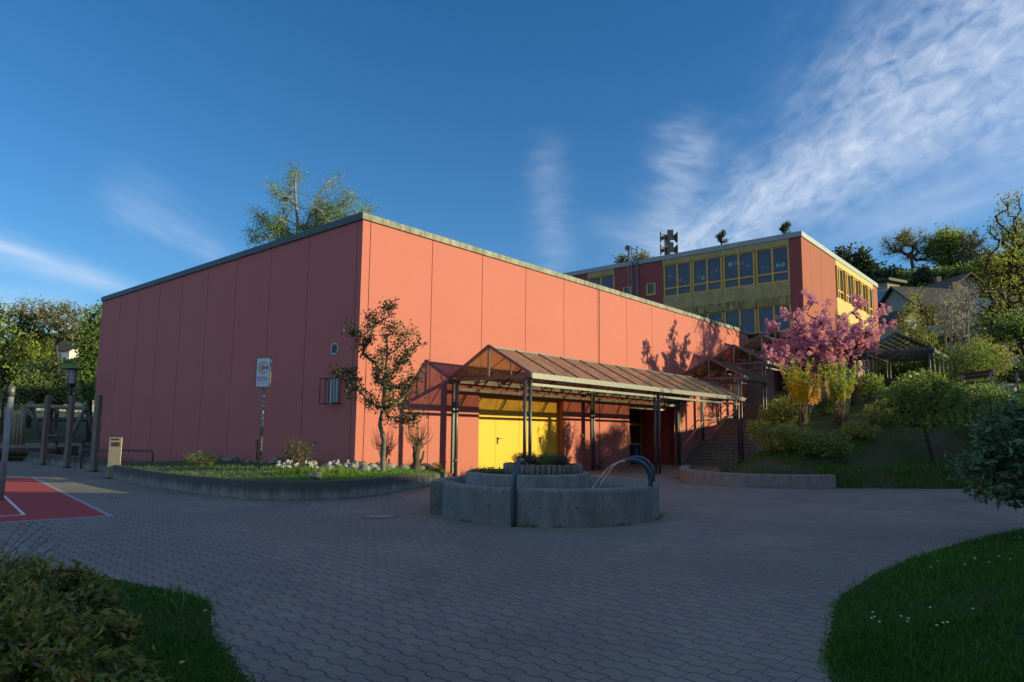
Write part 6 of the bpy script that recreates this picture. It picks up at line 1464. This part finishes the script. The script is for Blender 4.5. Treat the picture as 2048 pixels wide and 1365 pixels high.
def other_grass():
    rng = R_(310)
    # bed grass
    path = np.array([p for p in BEDPATH]); P = []
    while len(P) < 9500:
        i = rng.integers(0, len(path)-1); u = rng.random(); p = path[i]*(1-u)+path[i+1]*u; t = rng.uniform(.03, .80) if p[1] > -1.5 else rng.uniform(.05, .7)
        q = np.array([p[0], 0.]) if p[0] > 0 else np.array([0., 0. if p[1] < 0 else p[1]]); r = p*(1-t)+q*t; f = -.17*smst(.72, .99, i/(len(path)-1)); P.append((r[0], r[1], f-.05+.10*t+.05*math.sin(t*3)))
    stuffgrass('grass', 'short grass covering the raised bed under the sign and the holly', np.array(P), .085, 311, wd=.015, tint0=.75)
    # slope grass
    x = rng.uniform(8.3, 30, 90000); y = rng.uniform(-19, -5, 90000); z = terr(x, y); k = (z > -.35) & (np.sin(x*1.3+2*np.sin(y*.7))*np.sin(y*1.1+x*.5)+rng.normal(0, .35, len(x)) > .0); dens = rng.random(len(x)) < np.clip(15/np.hypot(x-CAM[0], y-CAM[1]), 0, 1); k &= dens
    stuffgrass('grass', 'patchy grass on the soil of the shrub slope', np.stack([x, y, z], 1)[k], .13, 312, wd=.022, tint0=.42)
    # grass fringe at the slope foot
    n = 5000; t = rng.random(n); ex = np.interp(t, [0, .25, 1], [9.9, 12.8, 20]); ey = np.interp(t, [0, .25, 1], [-11.3, -14.2, -20.5]); off = np.abs(rng.normal(0, .5, n)); x = ex+off*.7; y = ey+off*.7; stuffgrass('grass', 'longer grass fringe along the foot of the slope', np.stack([x, y, terr(x, y)+.0], 1)[terr(x, y) > -.45], .2, 313, wd=.025, tint0=.45)
    # weeds along wall feet and fountain
    P = []
    for p in smooth_poly(BEDP[2:], 40):
        if rng.random() < .7:
            d = abs(rng.normal(0, .03)); P.append((p[0]-d*.5, p[1]-d, G))
    a = np.radians(rng.uniform(170, 340, 700)); r = 2.22+abs(rng.normal(0, .03, 700)); keep = np.sin(a*9)+np.sin(a*23) > .5; P += [(-1.9+rr*math.cos(q), -9.2+rr*math.sin(q), G) for q, rr, kk in zip(a, r, keep) if kk]
    for p in smooth_poly([(8.3, -9.6), (9.2, -10.9), (10.1, -11.5)], 60): P.append((p[0]-abs(rng.normal(0, .03)), p[1]-.02, G))
    stuffgrass('weeds', 'thin line of green weeds along the feet of the bed walls and the fountain', np.array(P), .07, 314, LF_GREEN, .02, .5)
other_grass()
def flowers():
    rng = R_(320)
    for nm, lab, poly, hf, n, mat, r, clusters in (('daisies', 'tiny white daisies scattered in the lower right lawn', RPOLY, hfR, 260, LF_WHITE, .011, True), ('dandelions', 'small yellow dandelions in the lower left grass', LPOLY, hfL, 26, LF_YEL, .02, False)):
        x = rng.uniform(min(p[0] for p in poly), min(4, max(p[0] for p in poly)), n*8); y = rng.uniform(min(p[1] for p in poly), max(p[1] for p in poly), n*8); k = inside(poly, x, y)
        if clusters: k &= (np.sin(x*2.1+3)*np.sin(y*2.6+1) > .45)
        x = x[k][:n]; y = y[k][:n]; z = hf(x, y)+.055+rng.uniform(0, .03, len(x)); V = []; Q = []
        for i in range(len(x)):
            s = len(V); 
            for q in range(8): V.append((x[i]+r*math.cos(q*.785), y[i]+r*math.sin(q*.785), z[i]+.004*math.sin(q)))
            Q.append(list(range(s, s+8)))
        o = link_mesh(nm, np_mesh(nm, V, Q, mat, rng.random(len(Q)))); tag(o, lab, 'flowers', kind='stuff')
flowers()
def litter():
    rng = R_(340); n = 420; x = rng.uniform(-12, 9, n); y = rng.uniform(-16, -3, n); edge = np.minimum(edge_dist(RPOLY[::4], x, y), edge_dist(LPOLY[::4], x, y))
    k = (rng.random(n) < np.exp(-edge/.9)*.8+.10) & ~inside(RPOLY, x, y) & ~inside(LPOLY, x, y) & (np.hypot(x+1.9, y+9.2) > 2.6); x = x[k]; y = y[k]
    C = np.stack([x, y, np.full(len(x), G+.012)], 1); D = rng.normal(size=C.shape)*np.array([1, 1, .12]); V, Q = leaves_np(C, D, rng.uniform(.02, .055, len(x)), rng.uniform(.012, .03, len(x)), rng, .1); V[:, 2] = np.maximum(V[:, 2], G+.004)
    tag(link_mesh('leaf_litter', np_mesh('leaf_litter', V, Q, LF_DRY, rng.random(len(Q)))), 'small dry leaves and twigs scattered on the paving near the lawns', 'leaf litter', kind='stuff')
litter()
def front_shrubs():
    rng = R_(330); b = gd(60, 1330, G); k = 5.3/1366
    def B(px, py, r, rz, dz=0.): p = at(px, py, (1.38-dz)*1366/(py-866))-b; return (tuple(p), (r, r, rz))
    bl = [B(10, 1185, .40, .24, .1), B(100, 1195, .34, .22, .1), B(185, 1235, .28, .20), B(40, 1260, .36, .22, .08), B(235, 1305, .22, .17), B(130, 1290, .30, .20, .05), B(30, 1335, .34, .22, .08), B(-70, 1230, .45, .28, .1), B(225, 1365, .20, .16), B(110, 1375, .30, .22, .05), B(-60, 1330, .4, .28, .1), B(20, 1430, .34, .22), B(170, 1440, .26, .18), B(250, 1430, .2, .15)]
    plant('evergreen_shrub', 'low spreading evergreen shrub with yellow and bronze leaf tips at the lower left corner', 'shrub', b, [(0, 0, -.05), (0, 0, .05), (-.02, 0, .10)], bl, 900, 15, .045, .075, .32, LF_SHRUB, BK_BROWN, .03, .003, rng, None, .12, .3, shell=.75, leafname='foliage', trunkname='stem', minpar=0, tintbias=lambda C: np.clip((C[:, 2]-.25)*.8, -.2, .25))
    b = np.array([-12.0, -10.9, G+.03]); o = fan_shrub('bare_twig_shrub', 'bare twiggy shrub with tiny buds at the left edge', 'shrub', b, 46, 1.05, .95, BK_TWIG, LF_OLIVE, .028, 3, .0055, 331, None, .22, .6, .5)
    b = np.array([-10.62, -11.85, G+.06]); fan_shrub('iris_tuft', 'small tuft of upright sword leaves in the lower left grass', 'plant', b, 10, .3, .1, LF_GREEN, LF_GREEN, .16, 2, .003, 332, None, .06, .1, .7)
front_shrubs()

# ------------------------------------------------------------------ unseen houses and trees on the sunny side, added to throw the evening shade
def add_shade_casters():
    z = lambda x, y: tz(x, y)
    house('added_shade_house', 'long white three storey unseen house added on the sunny side to shade the plaza', (6, -41, -.6), 0, 22, 11, 8.6, 5.0, WHITEHOUSE, BRROOF, 6, 3)
    house('added_shade_house', 'lower white unseen house added further up on the sunny side to cast shade', (24.4, -41, .3), 0, 13.8, 11, 7.2, 2.6, WHITEHOUSE, BRROOF, 5, 2)
    house('added_shade_house', 'cream unseen house behind the camera side of the plaza, added to cast shade', (-19, -41, -.6), 0, 24, 11, 8.6, 5.0, CREAM, BRROOF, 6, 3)
    for i, (x, y, h, w, lab) in enumerate(((20.5, -33, 9.2, 5.0, 'unseen bushy tree added for shade before the lower house'), (25.5, -32.5, 7.4, 4, 'second unseen bushy tree added for shade before the lower house'), (15.5, -33.5, 9.6, 4, 'narrow unseen bushy tree added for shade between the two houses'))):  # unseen foliage added to soften the shadow edge on the hall
        b = np.array([x, y, tz(x, y)]); h = h-b[2]
        plant('added_shade_tree', lab, 'tree', b, [(0, 0, -.2), (0, 0, h*.2), (.1, 0, h*.4), (0, 0, h*.6)], [((0, 0, h*.62), (w*.4, w*.4, h*.3)), ((w*.22, 0, h*.5), (w*.3, w*.3, h*.2)), ((-w*.2, .3, h*.7), (w*.25, w*.25, h*.22))], 150, 16, .3, .2, .6, LF_GREEN, BK_BROWN, .18, .02, R_(400+i), 'added shade trees outside the frame', .6, .5)
add_shade_casters()
